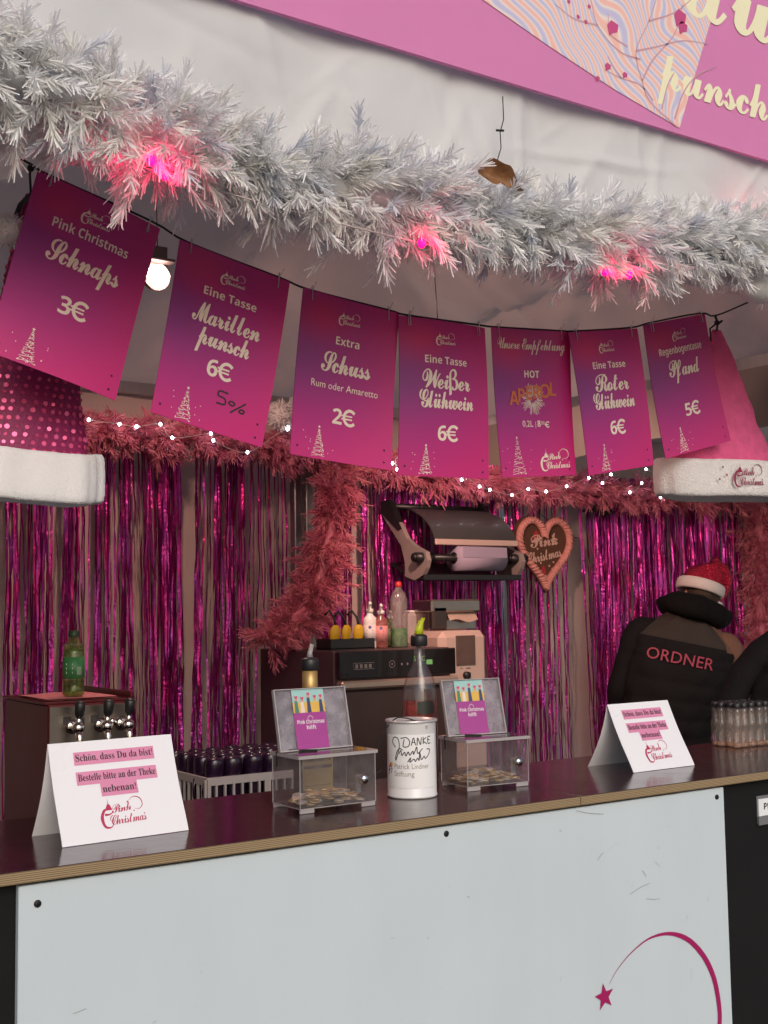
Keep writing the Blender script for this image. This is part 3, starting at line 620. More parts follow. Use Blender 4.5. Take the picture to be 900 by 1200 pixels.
def curtain(x0, x1, ztop, zbot, dens, seed, gaps, label):
    r = np.random.default_rng(seed); xs = []
    while len(xs) < (x1 - x0) * dens:
        c = r.uniform(x0, x1); k = r.integers(2, 9)
        xs += list(c + r.normal(0, .026, k))
    xs = np.array([x for x in xs if x0 < x < x1 and not any(a < x < b and r.random() < .93 for a, b in gaps)])
    n = len(xs); m = 44; s = np.linspace(0, 1, m + 1)[None, :]
    z = ztop + (zbot - ztop) * s + 0 * xs[:, None]
    lean = r.normal(0, .02, (n, 1)) + .03 * np.sin(xs * 9 + seed)[:, None]; wob = np.cumsum(r.normal(0, .0016, (n, m + 1)), 1)
    cx = xs[:, None] + lean * s ** 1.3 + wob
    cy = 4.93 - r.uniform(0, .06, (n, 1)) + np.cumsum(r.normal(0, .002, (n, m + 1)), 1)
    ang = r.uniform(-1.0, 1.0, (n, 1)) + np.cumsum(r.normal(0, .22, (n, m + 1)), 1) + r.choice([0, .5], (1, m + 1), p=[.85, .15])
    hw = r.uniform(.0022, .0058, (n, 1)) + 0 * s
    dx, dy = hw * np.cos(ang), hw * np.sin(ang)
    V = np.stack([np.stack([cx - dx, cy - dy, z], -1), np.stack([cx + dx, cy + dy, z], -1)], 2).reshape(-1, 3)
    Q = np.array([[(i * (m + 1) + j) * 2, (i * (m + 1) + j) * 2 + 1, (i * (m + 1) + j) * 2 + 3, (i * (m + 1) + j) * 2 + 2] for i in range(n) for j in range(m)])
    return tag(fast_mesh('foil_curtain', V, Q, FOIL), label, 'curtain', 'foil fringe curtains')
def gx(a, b): return (at(a, 700, 4.9)[0], at(b, 700, 4.9)[0])
xl, xm, xr = at(-30, 700, 4.9)[0], at(346, 700, 4.9)[0], at(368, 700, 4.9)[0]
curtain(xl, xm, 2.36,   .55, 285, 21, [gx(-12, 3), gx(24, 37), gx(58, 76), gx(99, 112), gx(133, 143), gx(178, 183), gx(221, 229), gx(262, 267)], 'magenta foil fringe curtain hanging behind the beer tap on the left')
curtain(xr, at(590, 700, 4.9)[0], 2.34, .55, 285, 22, [gx(414, 424), gx(432, 438)], 'magenta foil fringe curtain hanging behind the paper roll holder')
curtain(at(594, 700, 4.9)[0], at(700, 700, 4.9)[0], 2.32, .55, 200, 23, [gx(612, 622), gx(655, 690)], 'sparse foil fringe curtain with bare canvas gaps below the gingerbread heart')
curtain(at(702, 700, 4.9)[0], at(870, 700, 4.9)[0], 2.32, .55, 330, 24, [gx(752, 757)], 'dense magenta foil fringe curtain behind the person in the vest')

# ================================================================== white fairy lights on the back garland
t = thing('fairy_lights', 'string of small white fairy lights along the pink back garland', 'light string', at(300, 515, 4.6))
lamp_w = M('fairy_bulb', (.9, .9, .95), .3, emit=(.9, .93, 1), es=22)
FL = [(104, 492), (140, 497), (160, 500), (188, 497), (202, 513), (247, 508), (250, 516), (290, 530), (337, 503), (362, 524), (460, 543), (465, 550), (470, 536), (541, 562), (545, 558), (562, 570), (574, 574), (600, 580), (619, 573), (640, 576), (664, 570), (690, 560), (706, 566), (716, 556), (757, 550), (752, 566), (771, 562), (738, 577), (774, 583)]
cb = MB(); r_ = random.Random(4); pts = []
for i, (x, y) in enumerate(FL):
    p = at(x, y, 4.60 + r_.uniform(-.02, .02)); pts.append(p)
    q = MB(); q.ball(p, .006, n=8, sc=(1, 1, 1.2)); q.build('bulb', lamp_w, t, world=True)
cb.tube(smooth_curve(sorted(pts, key=lambda p: p[0]), 5), .0016, n=5); cb.build('cord', clip_m, t, world=True)

# ================================================================== halogen lamp under the roof
lamp0 = None
for (lx, ly, lY, llab, aim, pw_) in ((189, 320, 3.75, 'lit halogen lamp glowing between the first two price signs', (-.62, -.2, .75), 30), (520, 415, 3.45, 'lit halogen lamp hanging behind the Weißer Glühwein price sign', (-2, -1.5, 1.4), 85)):
    c = at(lx, ly, lY); t = thing('halogen_lamp', llab, 'lamp', c, group='halogen lamps under the roof')
    q = MB(); q.box((0, .03, .048), (.10, .08, .010), 0, bev=.003); q.lathe([(.040, .02), (.046, .0), (.050, -.004), (.052, .004), (.044, .03), (.0001, .034)], (0, .04, 0), 0, 28, rot=(R(-90), 0, 0));  q.box((0, .03, .075), (.05, .05, .04)); q.tube([(0, .03, .09), (0, .05, .36)], .002, n=6)
    q.build('housing', M('lamp_housing', (.16, .14, .13), .4, .8), t)
    q = MB(); q.ball((0, .03, 0), .034, n=18, sc=(1.3, .7, .8)); q.build('tube', M('halogen_tube', (1, .9, .85), .3, emit=(1, .62, .56), es=26), t)
    l = bpy.data.lights.new('lamp_light', 'SPOT'); l.energy = pw_; l.color = (1, .58, .46); l.shadow_soft_size = .05; l.spot_size = R(168 if lx < 300 else 88); l.spot_blend = .6
    lo = bpy.data.objects.new('lamp_light', l); COL.objects.link(lo); lo.parent = t; lo.location = (0, -.01, -.06); lo.rotation_euler = Vector(aim).to_track_quat('Z', 'Y').to_euler()

# ================================================================== santa hats
def hat_cone(mb, tip, bot, zt, zb, rt, rb, flat=.42, n=40, m=22, seed=1, fold=.02):
    r = np.random.default_rng(seed); ph = r.uniform(0, 6, 6); rings = []
    for i in range(m + 1):
        s_ = i / m; rr = rt + (rb - rt) * s_ ** .92; cx = tip[0] + (bot[0] - tip[0]) * s_; cy = tip[1] + (bot[1] - tip[1]) * s_; z = zt + (zb - zt) * s_
        ring = []
        for k in range(n):
            a = 2 * PI * k / n; q = rr * (1 + fold * math.sin(5 * a + 4 * s_ + ph[0]) + fold * .8 * math.sin(3 * a - 9 * s_ + ph[1]) + fold * .5 * math.sin(11 * s_ * 3 + 2 * a + ph[2]))
            ring.append((cx + q * math.cos(a), cy + q * flat * math.sin(a), z))
        rings.append(ring)
    mb.loft(rings, 0)
    return rings
def hat_brim(mb, c, rx, ry, zb, zt, th=.02, seed=2, n=56):
    r = np.random.default_rng(seed); ph = r.uniform(0, 6, 4); prof = []
    for k in range(14):
        a = 2 * PI * k / 14; prof.append((th * math.copysign(abs(math.cos(a)) ** .6, math.cos(a)), (zt - zb) / 2 * math.copysign(abs(math.sin(a)) ** .45, math.sin(a))))
    rings = []
    for i in range(n + 1):
        a = 2 * PI * i / n; ca, sa = math.cos(a), math.sin(a); w_ = .006 * math.sin(6 * a + ph[0]) + .003 * math.sin(15 * a + ph[2])
        rings.append([(c[0] + (rx + o + w_) * math.copysign(abs(ca) ** .75, ca), c[1] + (ry + o + w_) * sa, (zb + zt) / 2 + h + .004 * math.sin(3 * a + ph[1])) for o, h in prof])
    mb.loft(rings, 0, cap=False)
# left: sequinned
HY = 2.66
A, B_ = at(36, 228, HY), at(36, 530, HY); C_ = at(36, 589, HY); rb = (at(109, 530, HY)[0] - B_[0]); rbr = at(119, 560, HY)[0] - B_[0]
t = thing('santa_hat', 'magenta sequinned santa hat with wide white brim behind the leftmost sign', 'hat', (B_[0], HY, B_[2]), group='santa hats hanging from the cord')
q = MB(); rg = hat_cone(q, (A[0], HY), (B_[0], HY), A[2], B_[2] - .03, .012, rb, .27, seed=3, fold=.05)
r_ = random.Random(2); rows = 34
for i in range(rows):                                        # round sequins sewn on in rows
    s_ = (i + .5) / rows; idx = s_ * (len(rg) - 1); k0 = int(idx); f_ = min(1, max(0, idx - k0 + r_.gauss(0, .05))); cnt = max(6, int(2 * PI * rb * .72 * s_ / .0165))
    for j in range(cnt):
        a = (j + .5 * (i % 2)) / cnt * 40 + r_.gauss(0, .06) + .3; a0 = int(a) % 40; fa = a - int(a)
        def pt(kk, aa): return Vector(rg[min(kk, len(rg) - 1)][aa % 40])
        p = (pt(k0, a0) * (1 - fa) + pt(k0, a0 + 1) * fa) * (1 - f_) + (pt(k0 + 1, a0) * (1 - fa) + pt(k0 + 1, a0 + 1) * fa) * f_
        tx = (pt(k0, a0 + 1) - pt(k0, a0)).normalized(); tz = (pt(k0, a0) - pt(k0 + 1, a0)).normalized(); nn_ = tx.cross(tz).normalized()
        if nn_.dot(p - Vector((p.x * 0 + B_[0], HY, p.z))) < 0: nn_ = -nn_
        nn_ = (nn_ + Vector((r_.gauss(0, .16), r_.gauss(0, .16), r_.gauss(0, .16)))).normalized(); tx = (tx - nn_ * tx.dot(nn_)).normalized(); tz = nn_.cross(tx)
        rd = r_.choice((.0042, .0052, .0058)); q.add([p + nn_ * .0016 + tx * rd * math.cos(b) + tz * rd * math.sin(b) for b in [2 * PI * e / 8 for e in range(8)]], [tuple(range(8))], 1)
q.build('cone', [M('magenta_cloth', (.26, .008, .09), .55, var=.25, vs=30, bump=.3, bs=120), M('sequin', (.80, .10, .26), .25, .35, var=.25, vs=25)], t, world=True)
q = MB(); hat_brim(q, (B_[0], HY), rbr - .012, (rbr - .012) * .3, C_[2], B_[2], .014); fur(q, 5000, .005, .0006, 1); q.build('brim', M('white_felt', (.80, .79, .80), .9, var=.04, vs=20, bump=.25, bs=220), t, world=True)
pc = at(11, 270, HY - .14); fluff(np.array(pc) - np.array(t.location), .034, 700, 6, 'pompom', plush_w, t)
q = MB(); q.tube([at(36, 192, 2.5), at(35, 205, 2.55), at(36, 222, HY), A], .003, n=6); q.tube([at(36, 228, HY), at(24, 240, HY - .07), np.array(pc) + (.01, 0, .02)], .006, n=6); q.ball(at(36, 197, 2.49), .008, n=8); q.build('hanging_cord', cordm, t, world=True)
# right: plush
HY2 = 2.68
A, B_ = at(840, 387, HY2), at(848, 543, HY2); C_ = at(848, 585, HY2); rb = B_[0] - at(783, 545, HY2)[0]; rbr = B_[0] - at(775, 565, HY2)[0]
t = thing('santa_hat', 'pink plush santa hat with embroidered white fur brim at the right of the cord', 'hat', (B_[0], HY2, B_[2]), group='santa hats hanging from the cord')
plush_p = M('pink_plush', (.84, .12, .30), .9, var=.3, vs=22, bump=.5, bs=110)
q = MB(); hat_cone(q, (A[0], HY2), (B_[0], HY2), A[2], B_[2] - .03, .02, rb, .26, seed=5, fold=.055); fur(q, 9000, .010, .0009, 2)
q.build('cone', plush_p, t, world=True)
q = MB(); ry_ = (rbr - .014) * .3; hat_brim(q, (B_[0], HY2), rbr - .014, ry_, C_[2], B_[2], .016, 7); fur(q, 9000, .009, .0008, 3, sel=lambda p: True)
FBm = frame((B_[0], HY2 - ry_ - .0195, (B_[2] + C_[2]) / 2), (1, 0, 0), (0, 0, 1), (0, -1, 0))
def Fcurve(u, v, l=0):
    x = u / (rbr - .014); x = max(-.98, min(.98, x)); ang = math.asin(x if abs(x) < 1 else 1)
    return np.array((B_[0] + u, HY2 - (ry_ + .0255 + l) * math.sqrt(max(.02, 1 - abs(x) ** (2 / .75))), (B_[2] + C_[2]) / 2 + v))
logo(q, Fcurve, -.012, .002, .145, 1)
for (u, v) in ((-.13, .03), (-.115, .005), (-.145, -.01)): q.star(u, v, .006, Fcurve, 1)
q.build('brim', [plush_w, M('embroidery', (.28, .012, .06), .7)], t, world=True)
q = MB(); q.tube([A, at(841, 378, 2.62), at(838, 370, 2.56)], .004, n=6); q.tube([at(841, 378, 2.6), at(832, 385, 2.6), at(833, 400, 2.6)], .003, n=6); q.tube([at(841, 380, 2.6), at(846, 376, 2.6)], .004, n=6); q.ball(at(840, 378, 2.6), .009, n=8); q.build('hanging_cord', cordm, t, world=True)

# ================================================================== bar counter
FYc, BYc, TZ, TH = 2.305, 2.90, 1.10, .024
t = thing('bar_counter', 'plywood bar counter with a glossy dark top and white painted front board', 'counter', (1.6, FYc, 0))
def ply():
    m = bpy.data.materials.new('plywood_edge'); m.use_nodes = True; n = m.node_tree; b = n.nodes['Principled BSDF']; b.inputs['Roughness'].default_value = .7
    tc = n.nodes.new('ShaderNodeTexCoord'); mp = n.nodes.new('ShaderNodeMapping'); mp.inputs['Scale'].default_value = (.6, .6, 60); n.links.new(tc.outputs['Object'], mp.inputs[0])
    wv = n.nodes.new('ShaderNodeTexWave'); wv.bands_direction = 'Z'; wv.inputs['Scale'].default_value = 1.35; wv.inputs['Distortion'].default_value = 1.2; wv.inputs['Detail'].default_value = 3; n.links.new(mp.outputs[0], wv.inputs['Vector'])
    cr = n.nodes.new('ShaderNodeValToRGB'); e = cr.color_ramp.elements; e[0].color = (.13, .085, .042, 1); e[1].color = (.36, .26, .145, 1); n.links.new(wv.outputs['Fac'], cr.inputs[0]); n.links.new(cr.outputs[0], b.inputs['Base Color']); return m
def topm():
    m = M('phenolic_top', (.030, .010, .014), .16, var=.35, vs=9, bump=.05, bs=30, spec=.55)
    return m
PLY, TOP = ply(), topm()
sx = atz(676, 932, TZ)[0]
def slab(x0, x1, nm):
    q = MB(); b0 = len(q.f); q.box(((x0 + x1) / 2, (FYc + BYc) / 2, TZ - TH / 2), (x1 - x0, BYc - FYc, TH), 0, bev=.0012)
    for i, f in enumerate(q.f):
        zs = [q.v[k][2] for k in f]; q.m[i] = 1 if min(zs) > TZ - .0013 else 0
    q.build(nm, [PLY, TOP], t, world=True)
slab(-.9, sx - .0012, 'tabletop'); slab(sx + .0012, 5.2, 'tabletop')
q = MB(); q.box((2.15, FYc + .04, .535), (6.1, .018, 1.066)); 
for x in (-.88, .3, 2.6, 4.0, 5.18): q.box((x, FYc + .32, .535), (.03, .5, 1.066))
q.build('front_panel', black_m, t, world=True)
FBd = XZ(FYc + .0115)
def scratched_white():
    m = M('scuffed_white_board', (.535, .605, .645), .36, var=.07, vs=2.2, bump=.06, bs=7, stretch=(2, 2, .8)); n = m.node_tree; b = n.nodes['Principled BSDF']
    return m
def Pb(px, py): p = at(px, py, FYc + .0115); return (p[0], p[2])
xa, zt = Pb(22, 1043)[0], TZ - TH - .007; xb = Pb(848, 921)[0]
q = MB(); q.box(((xa + xb) / 2, FYc + .021, zt / 2 + .03), (xb - xa, .018, zt - .06), 0, bev=.0015)
arc = [(714, 1153), (722, 1138), (738, 1118), (760, 1100), (784, 1094), (806, 1101), (824, 1120), (836, 1145), (842, 1175), (843, 1200), (838, 1235), (826, 1262), (806, 1280), (780, 1284), (762, 1276)]
q.ribbon([Pb(*p) for p in arc], [.0006, .0015, .0025, .004, .008, .013, .0155, .0165, .0165, .016, .0155, .015, .012, .008, .004, .001], FBd, 1, .0012)
u, v = Pb(708, 1168); q.star(u, v, .035, FBd, 1, .0012, a0=PI / 2 + .12)
r_ = random.Random(12)
for k in range(60):                                             # scuffs and knocks in the paint
    u = r_.uniform(xa + .03, xb - .03); v = r_.uniform(.45, zt - .03); a = r_.gauss(.6, .7); L_ = abs(r_.gauss(0, .007)) + .0015
    q.ribbon([(u, v), (u + L_ * .5 * math.cos(a), v + L_ * .5 * math.sin(a) + r_.gauss(0, .001)), (u + L_ * math.cos(a), v + L_ * math.sin(a))], r_.choice((.0005, .0007, .001)), FBd, r_.choice((2, 3, 3)), .0007, sub=2)
for st in ([(738, 1048), (750, 1040), (761, 1035)], [(700, 1008), (704, 1002), (707, 999)], [(752, 1020), (754, 1022), (757, 1027)], [(767, 1009), (770, 1012), (773, 1015)], [(713, 997), (720, 990), (726, 987)], [(655, 973), (658, 974)], [(757, 1053), (765, 1054), (773, 1053)], [(810, 1135), (810.5, 1150)], [(675, 950), (690, 953), (707, 954)]):
    q.ribbon([Pb(*p) for p in st], .0011, FBd, r_.choice((2, 2, 3)), .0009, sub=3)
q.build('front_board', [scratched_white(), M('logo_magenta', (.33, .006, .10), .45), M('scuff_dark', (.20, .20, .19), .7), M('scuff_pale', (.5, .53, .53), .7)], t, world=True)
for p in ((44, 1059), (523, 977), (840, 934)):
    u, v = Pb(*p); q = MB(); q.lathe([(.0001, 0), (.0072, 0), (.0072, .002), (.005, .0032), (.0001, .0034)], (u, FYc + .012, v), 0, 14, rot=(R(90), 0, 0)); q.lathe([(.0001, .0034), (.0022, .0036), (.0001, .0037)], (u, FYc + .012, v), 0, 6, rot=(R(90), 0, 0)); q.build('bolt', M('black_bolt', (.02, .02, .022), .5, .6), t, world=True)

# price rail on the black panel, right
Fp = FYc + .0305
a_, b_ = at(887, 925, Fp), at(940, 948, Fp)
t = thing('price_rail', 'small white price label in a clear rail on the black counter front', 'label', (a_[0], Fp, b_[2]))
q = MB(); ww = .26; hh = at(887, 925, Fp)[2] - at(887, 945, Fp)[2]
q.box((ww / 2, -.003, hh / 2), (ww, .003, hh), 0); Fl = XZ(-.0047); q.text(bld('Pfand'), Fl, .022, hh * .36, .026, 1, align='L'); q.text(bld('5€').replace('€', ''), Fl, .15, hh * .36, .026, 1, align='L'); q.build('card', [M('label_paper', (.75, .76, .78), .6, var=.03), ink], t)
q = MB(); q.box((ww / 2, -.001, hh / 2 - .006), (ww + .01, .0014, hh + .03), 0); q.box((ww / 2, -.0055, -.013), (ww + .01, .004, .024), 0); q.build('rail', M('grey_rail', (.16, .16, .17), .4), t)

# ================================================================== tent cards
def tent_card(loc, wd, run, spread, h, rotz, label, sm):
    t = thing('table_card', label, 'sign', loc, rotz, group='folded paper notices on the counter')
    # origin at the middle of the front bottom edge
    def front(s_, t_):
        bow = .010 * math.sin(PI * t_); return (wd * (s_ - .5), run * t_ ** 1.15 + bow * .9, h * t_)
    th = .0009
    q = MB()
    vs = lambda fn, o: (lambda s_, t_: tuple(np.array(fn(s_, t_)) + np.array(o)))
    q.sheet(front, 8, 16, 0); q.sheet(vs(front, (0, th, 0)), 8, 16, 0)
    def Ff(u, v, l=0):
        t_ = max(0, min(1, v / h)); p = np.array(front(u / wd + .5, t_)); return p + np.array((0, -1, .35)) * l
    for (y, s_, sz) in ((.80, 'Schön, dass Du da bist!', .0205), (.60, 'Bestelle bitte an der Theke', .0205), (.47, 'nebenan!', .0205)):
        p, _ = text2d(srf(s_), 1); hw = min(np.ptp(p[:, 0]) * sz, wd * .62) / 2 + .004
        q.sheet(lambda a, b: Ff(-hw + 2 * hw * a + .002, y * h - .008 + .027 * b, .0008), 2, 4, 1, False)
        q.text(srf(s_), Ff, .002, y * h, sz, 2, .0014, wmax=wd * .62)
    logo(q, Ff, .0, .24 * h, .105, 3)
    q.build('front_sheet', [M('laminated_paper', (.80, .79, .83), .3, var=.03, vs=6, bump=.12, bs=7, coat=.2), M('highlighter_pink', (.66, .24, .40), .5, var=.08), ink, M('logo_red_print', (.45, .02, .09), .5)], t)
    q = MB(); back = lambda s_, t_: (wd * (s_ - .5), spread + (run - spread) * t_ + .012 * math.sin(PI * t_) * -1, h * t_ - .001)
    q.sheet(back, 8, 16, 0); q.sheet(vs(back, (0, th, 0)), 8, 16, 0); q.build('back_sheet', MATS['laminated_paper'], t)
def mid(a, b): return (np.array(a) + np.array(b)) / 2
a_, b_ = atz(71, 994, TZ), atz(223, 973, TZ); tent_card(mid(a_, b_) + (0, 0, .001), .293, .085, .17, .205, math.atan2(b_[1] - a_[1], b_[0] - a_[0]), 'white folded notice with pink highlighted text in front of the beer tap', 1)
a_, b_ = atz(742.5, 906, TZ), atz(814, 897, TZ); tent_card(mid(a_, b_) + (0, 0, .001), .258, .10, .19, .19, 0, 'white folded notice with pink highlighted text in front of the person in the vest', 2)

# ================================================================== collection boxes
acr = thin_glass('clear_acrylic', (.90, .885, .89), .05, 1.0, .05, (.6, .55, .55))
acr_edge = M('acrylic_edge', (.50, .46, .47), .25, transl=.3)
acr_scuff = thin_glass('scuffed_acrylic', (.80, .78, .80), .12, 1.0, .30, (.56, .52, .56))
def coll_box(loc, rotz, W, D, H, label, seed, lean):
    t = thing('collection_box', label, 'collection box', loc, rotz, group='acrylic coin boxes on the counter')
    q = MB(); th = .003; z0 = .012
    q.box((0, 0, z0 + th / 2), (W, D, th), 0); q.box((0, -D / 2 + th / 2, z0 + H / 2), (W - .001, th, H - .004), 0); q.box((0, D / 2 - th / 2, z0 + H / 2), (W - .001, th, H - .004), 0)
    for sg in (-1, 1): q.box((sg * (W / 2 - th / 2), 0, z0 + H / 2), (th, D - 2 * th - .001, H - .004), 0)
    q.build('box', acr, t)
    e = MB(); ew = .0017
    for sx_ in (-1, 1):
        for sy_ in (-1, 1): e.box((sx_ * W / 2, sy_ * D / 2, z0 + H / 2), (ew, ew, H), 0)
    for z in (z0, ):
        for sg in (-1, 1): e.box((0, sg * D / 2, z), (W - ew, ew, ew)); e.box((sg * W / 2, 0, z), (ew, D - ew, ew))
    for sx_ in (-1, 1):
        for sy_ in (-1, 1): e.box((sx_ * (W / 2 - .02), sy_ * (D / 2 - .003), .006), (.04, .005, .011), 0, bev=.001)
    e.build('edges', acr_edge, t)
    l = MB(); l.box((0, 0, z0 + H + .0025), (W + .008, D + .008, .004), 0, bev=.0015); l.build('lid', thin_glass('lid_acrylic', (.86, .84, .85), .06, 1.3, .04, (.55, .5, .5)), t)
    e = MB(); zl = z0 + H + .0025
    for sg in (-1, 1): e.box((0, sg * (D / 2 + .0045), zl - .003), (W + .01, .0018, .008)); e.box((sg * (W / 2 + .0045), 0, zl - .003), (.0018, D + .006, .008))
    e.build('lid_rim', acr_edge, t)
    # leaning display pocket at the back edge of the lid
    dz = .150; dy = lean; nrm = np.array((0, -dz, dy)); nrm /= np.linalg.norm(nrm); up_ = np.array((0, dy, dz)) / math.hypot(dy, dz); LH = math.hypot(dy, dz)
    o_ = np.array((-.012, D / 2 - .055, zl + .003)); Fd = frame(o_, (1, 0, 0), up_, nrm); PW = W * .485
    q = MB(); q.prism([(-PW, 0), (PW, 0), (PW, LH), (-PW, LH)], Fd, .0022, 1); q.prism([(-PW, .002), (PW, .002), (PW, LH), (-PW, LH)], lambda u, v, l_=0: Fd(u, v, l_ - .009), .0022, 0)
    q.build('display_pocket', [acr_scuff, thin_glass('pocket_front', (.99, .985, .985), .06, .5)], t)
    e = MB()
    for (u0, v0, u1, v1) in ((-PW, 0, -PW + .003, LH), (PW - .003, 0, PW, LH), (-PW + .003, LH - .002, PW - .003, LH), (-PW + .003, 0, PW - .003, .003)): e.prism([(u0, v0), (u1, v0), (u1, v1), (u0, v1)], lambda u, v, l_=0: Fd(u, v, l_ - .0068), .0094, 0)
    e.build('pocket_edge', acr_edge, t)
    k = MB(); cx, cz = W / 2 - .036, z0 + H * .47
    k.lathe([(.0001, 0), (.013, 0), (.014, .004), (.0105, .008), (.0105, .012), (.0001, .013)], (cx, -D / 2, cz), 0, 18, rot=(R(90), 0, 0)); k.box((cx, -D / 2 - .0135, cz), (.009, .002, .0022)); k.lathe([(.008, 0), (.008, .02)], (cx, -D / 2 + .025, cz), 0, 14, rot=(R(90), 0, 0)); k.box((cx, -D / 2 + .022, cz - .018), (.012, .003, .036)); k.build('lock', chrome, t)
    # strap
    s = MB(); s.tube([(-W / 2 - .004, D / 2 - .03, z0 + H - .03), (-W / 2 - .006, D / 2 - .03, zl + .002), (-W / 2 + .02, D / 2 - .045, zl + .006), (-W / 2 + .085, D / 2 - .075, zl + .004)], .0022, n=6); s.build('strap', cordm, t)
    # flyer
    mw = t.matrix_basis.to_3x3() if False else Euler((0, 0, rotz)).to_matrix()
    f = MB(); fw = .046; Ff = lambda u, v, l_=0: Vector(Fd(u - .006, v + .004, l_ - .0038))
    f.prism([(-fw, 0), (fw, 0), (fw, LH - .004), (-fw, LH - .004)], Ff, .0008, 1); LF = .0014
    hy = LH * .58; f.rect(-fw, hy, fw, LH - .004, Ff, 2, LF); f.rect(-fw, hy, fw, hy + .026, Ff, 3, LF + .0002)
    for j, (x, hh_, mm, hm) in enumerate(((-.036, .03, 4, 7), (-.019, .027, 5, 7), (.0, .037, 6, 8), (.018, .030, 3, 8), (.035, .031, 6, 7))):
        f.poly([(x - .006, hy), (x + .006, hy), (x + .004, hy + hh_), (x - .004, hy + hh_)], Ff, mm, LF + .0004)
        f.poly([(x - .004, hy + hh_), (x + .004, hy + hh_), (x + .005, hy + hh_ + .009), (x - .003, hy + hh_ + .010)], Ff, 8, LF + .0005)
        hx, hz_ = x + .001, hy + hh_ + .008
        f.poly([(hx, hz_ - .004), (hx + .005, hz_ + .002), (hx + .003, hz_ + .0055), (hx, hz_ + .003), (hx - .003, hz_ + .0055), (hx - .005, hz_ + .002)], Ff, 7, LF + .0007)
    f.text(bld('Pink Christmas'), Ff, .0, LH * .40, .0135, 0, LF + .0002, wmax=.078); f.text(bld('hilft'), Ff, .0, LH * .31, .0135, 0, LF + .0002); f.ribbon([(-.008, LH * .48), (-.005, LH * .51), (0, LH * .525), (.005, LH * .51), (.008, LH * .48)], .0012, Ff, 0, LF); logo(f, Ff, .0, LH * .12, .036, 0)
    fo = f.build('flyer', [M('flyer_white', (.8, .78, .78), .5), M('flyer_magenta', (.36, .03, .26), .5, var=.05), M('flyer_teal', (.33, .58, .56), .5, var=.05), M('flyer_yellow', (.72, .45, .06), .5, var=.05), M('flyer_green', (.06, .2, .14), .5), M('flyer_cream', (.75, .66, .6), .5), M('flyer_navy', (.03, .04, .12), .5), M('flyer_heart', (.6, .03, .12), .5), M('flyer_skin', (.6, .33, .25), .5)], None, loc=loc, rot=(0, 0, rotz))
    return t, W, D, z0 + th
coin_g = M('coin_gold', (.66, .47, .22), .35, .45, var=.3, vs=80); coin_s = M('coin_silver', (.70, .64, .58), .33, .45, var=.2, vs=80)
def coin_mesh(r, m): q = MB(); q.lathe([(.0001, 0), (r * .86, 0), (r * .9, .0003), (r, .0003), (r, .0022), (r * .9, .0022), (r * .86, .0018), (.0001, .0018)], (0, 0, 0), 0, 18, smooth=False); o = q.build('coin', m); return o
coin_protos = None
def coins(loc, rotz, W, D, z, n, seed, label, group):
    global coin_protos
    r = random.Random(seed); rm = Euler((0, 0, rotz)).to_matrix()
    if coin_protos is None: coin_protos = [coin_mesh(.0128, coin_g), coin_mesh(.0118, coin_s), coin_mesh(.011, coin_g)]; fresh = list(coin_protos)
    else: fresh = []
    for i in range(n):
        o = fresh.pop() if fresh else None
        if o is None: o = coin_protos[i % 3].copy(); COL.objects.link(o)
        x = r.uniform(-W / 2 + .016, W / 2 - .02); y = r.uniform(-D / 2 + .016, D / 2 - .016)
        pile = .034 * math.exp(-(x / (W * .42)) ** 2 - ((y + .01) / (D * .5)) ** 2)
        lay = i / n
        p = rm @ Vector((x * (1 - .10 * lay), y * (1 - .12 * lay), 0)); o.location = (loc[0] + p.x, loc[1] + p.y, z + .0005 + pile * lay + .0012 * (i % 3)); o.rotation_euler = (r.gauss(0, .16) * (1 if lay > .3 else .3), r.gauss(0, .16) * (1 if lay > .3 else .3), r.uniform(0, 6)); tag(o, label, 'coin', group)
fl_, fr_ = atz(352, 955, TZ), atz(440, 944, TZ); W1, D1 = .215, .135; L1 = (mid(fl_, fr_)[0], mid(fl_, fr_)[1] + D1 / 2, TZ)
t, W_, D_, z_ = coll_box(L1, 0, W1, D1, .122, 'clear acrylic coin box in front of the gold labelled bottle', 3, .035)
coins(L1, 0, W1, D1, TZ + z_, 95, 5, 'euro coin lying in the clear box in front of the gold labelled bottle', 'coins in the left collection box')
fl_, fr_ = atz(549, 928, TZ), atz(619, 921, TZ); W2, D2 = .195, .135; ra = math.atan2(fr_[1] - fl_[1], fr_[0] - fl_[0]); m_ = mid(fl_, fr_); L2 = (m_[0] - math.sin(ra) * D2 / 2, m_[1] + math.cos(ra) * D2 / 2, TZ)
t, W_, D_, z_ = coll_box(L2, ra, W2, D2, .120, 'clear acrylic coin box to the right of the white donation tin', 4, .035)
coins(L2, ra, W2, D2, TZ + z_, 95, 9, 'euro coin lying in the clear box beside the white donation tin', 'coins in the right collection box')
for o in [o for o in COL.objects if o.name.startswith('flyer')]:
    left = o.location.x < 1.7
    tag(o, 'teal and magenta flyer of raised hands in the left box\'s display pocket' if left else 'teal and magenta flyer of raised hands, half behind the white donation tin', 'flyer')

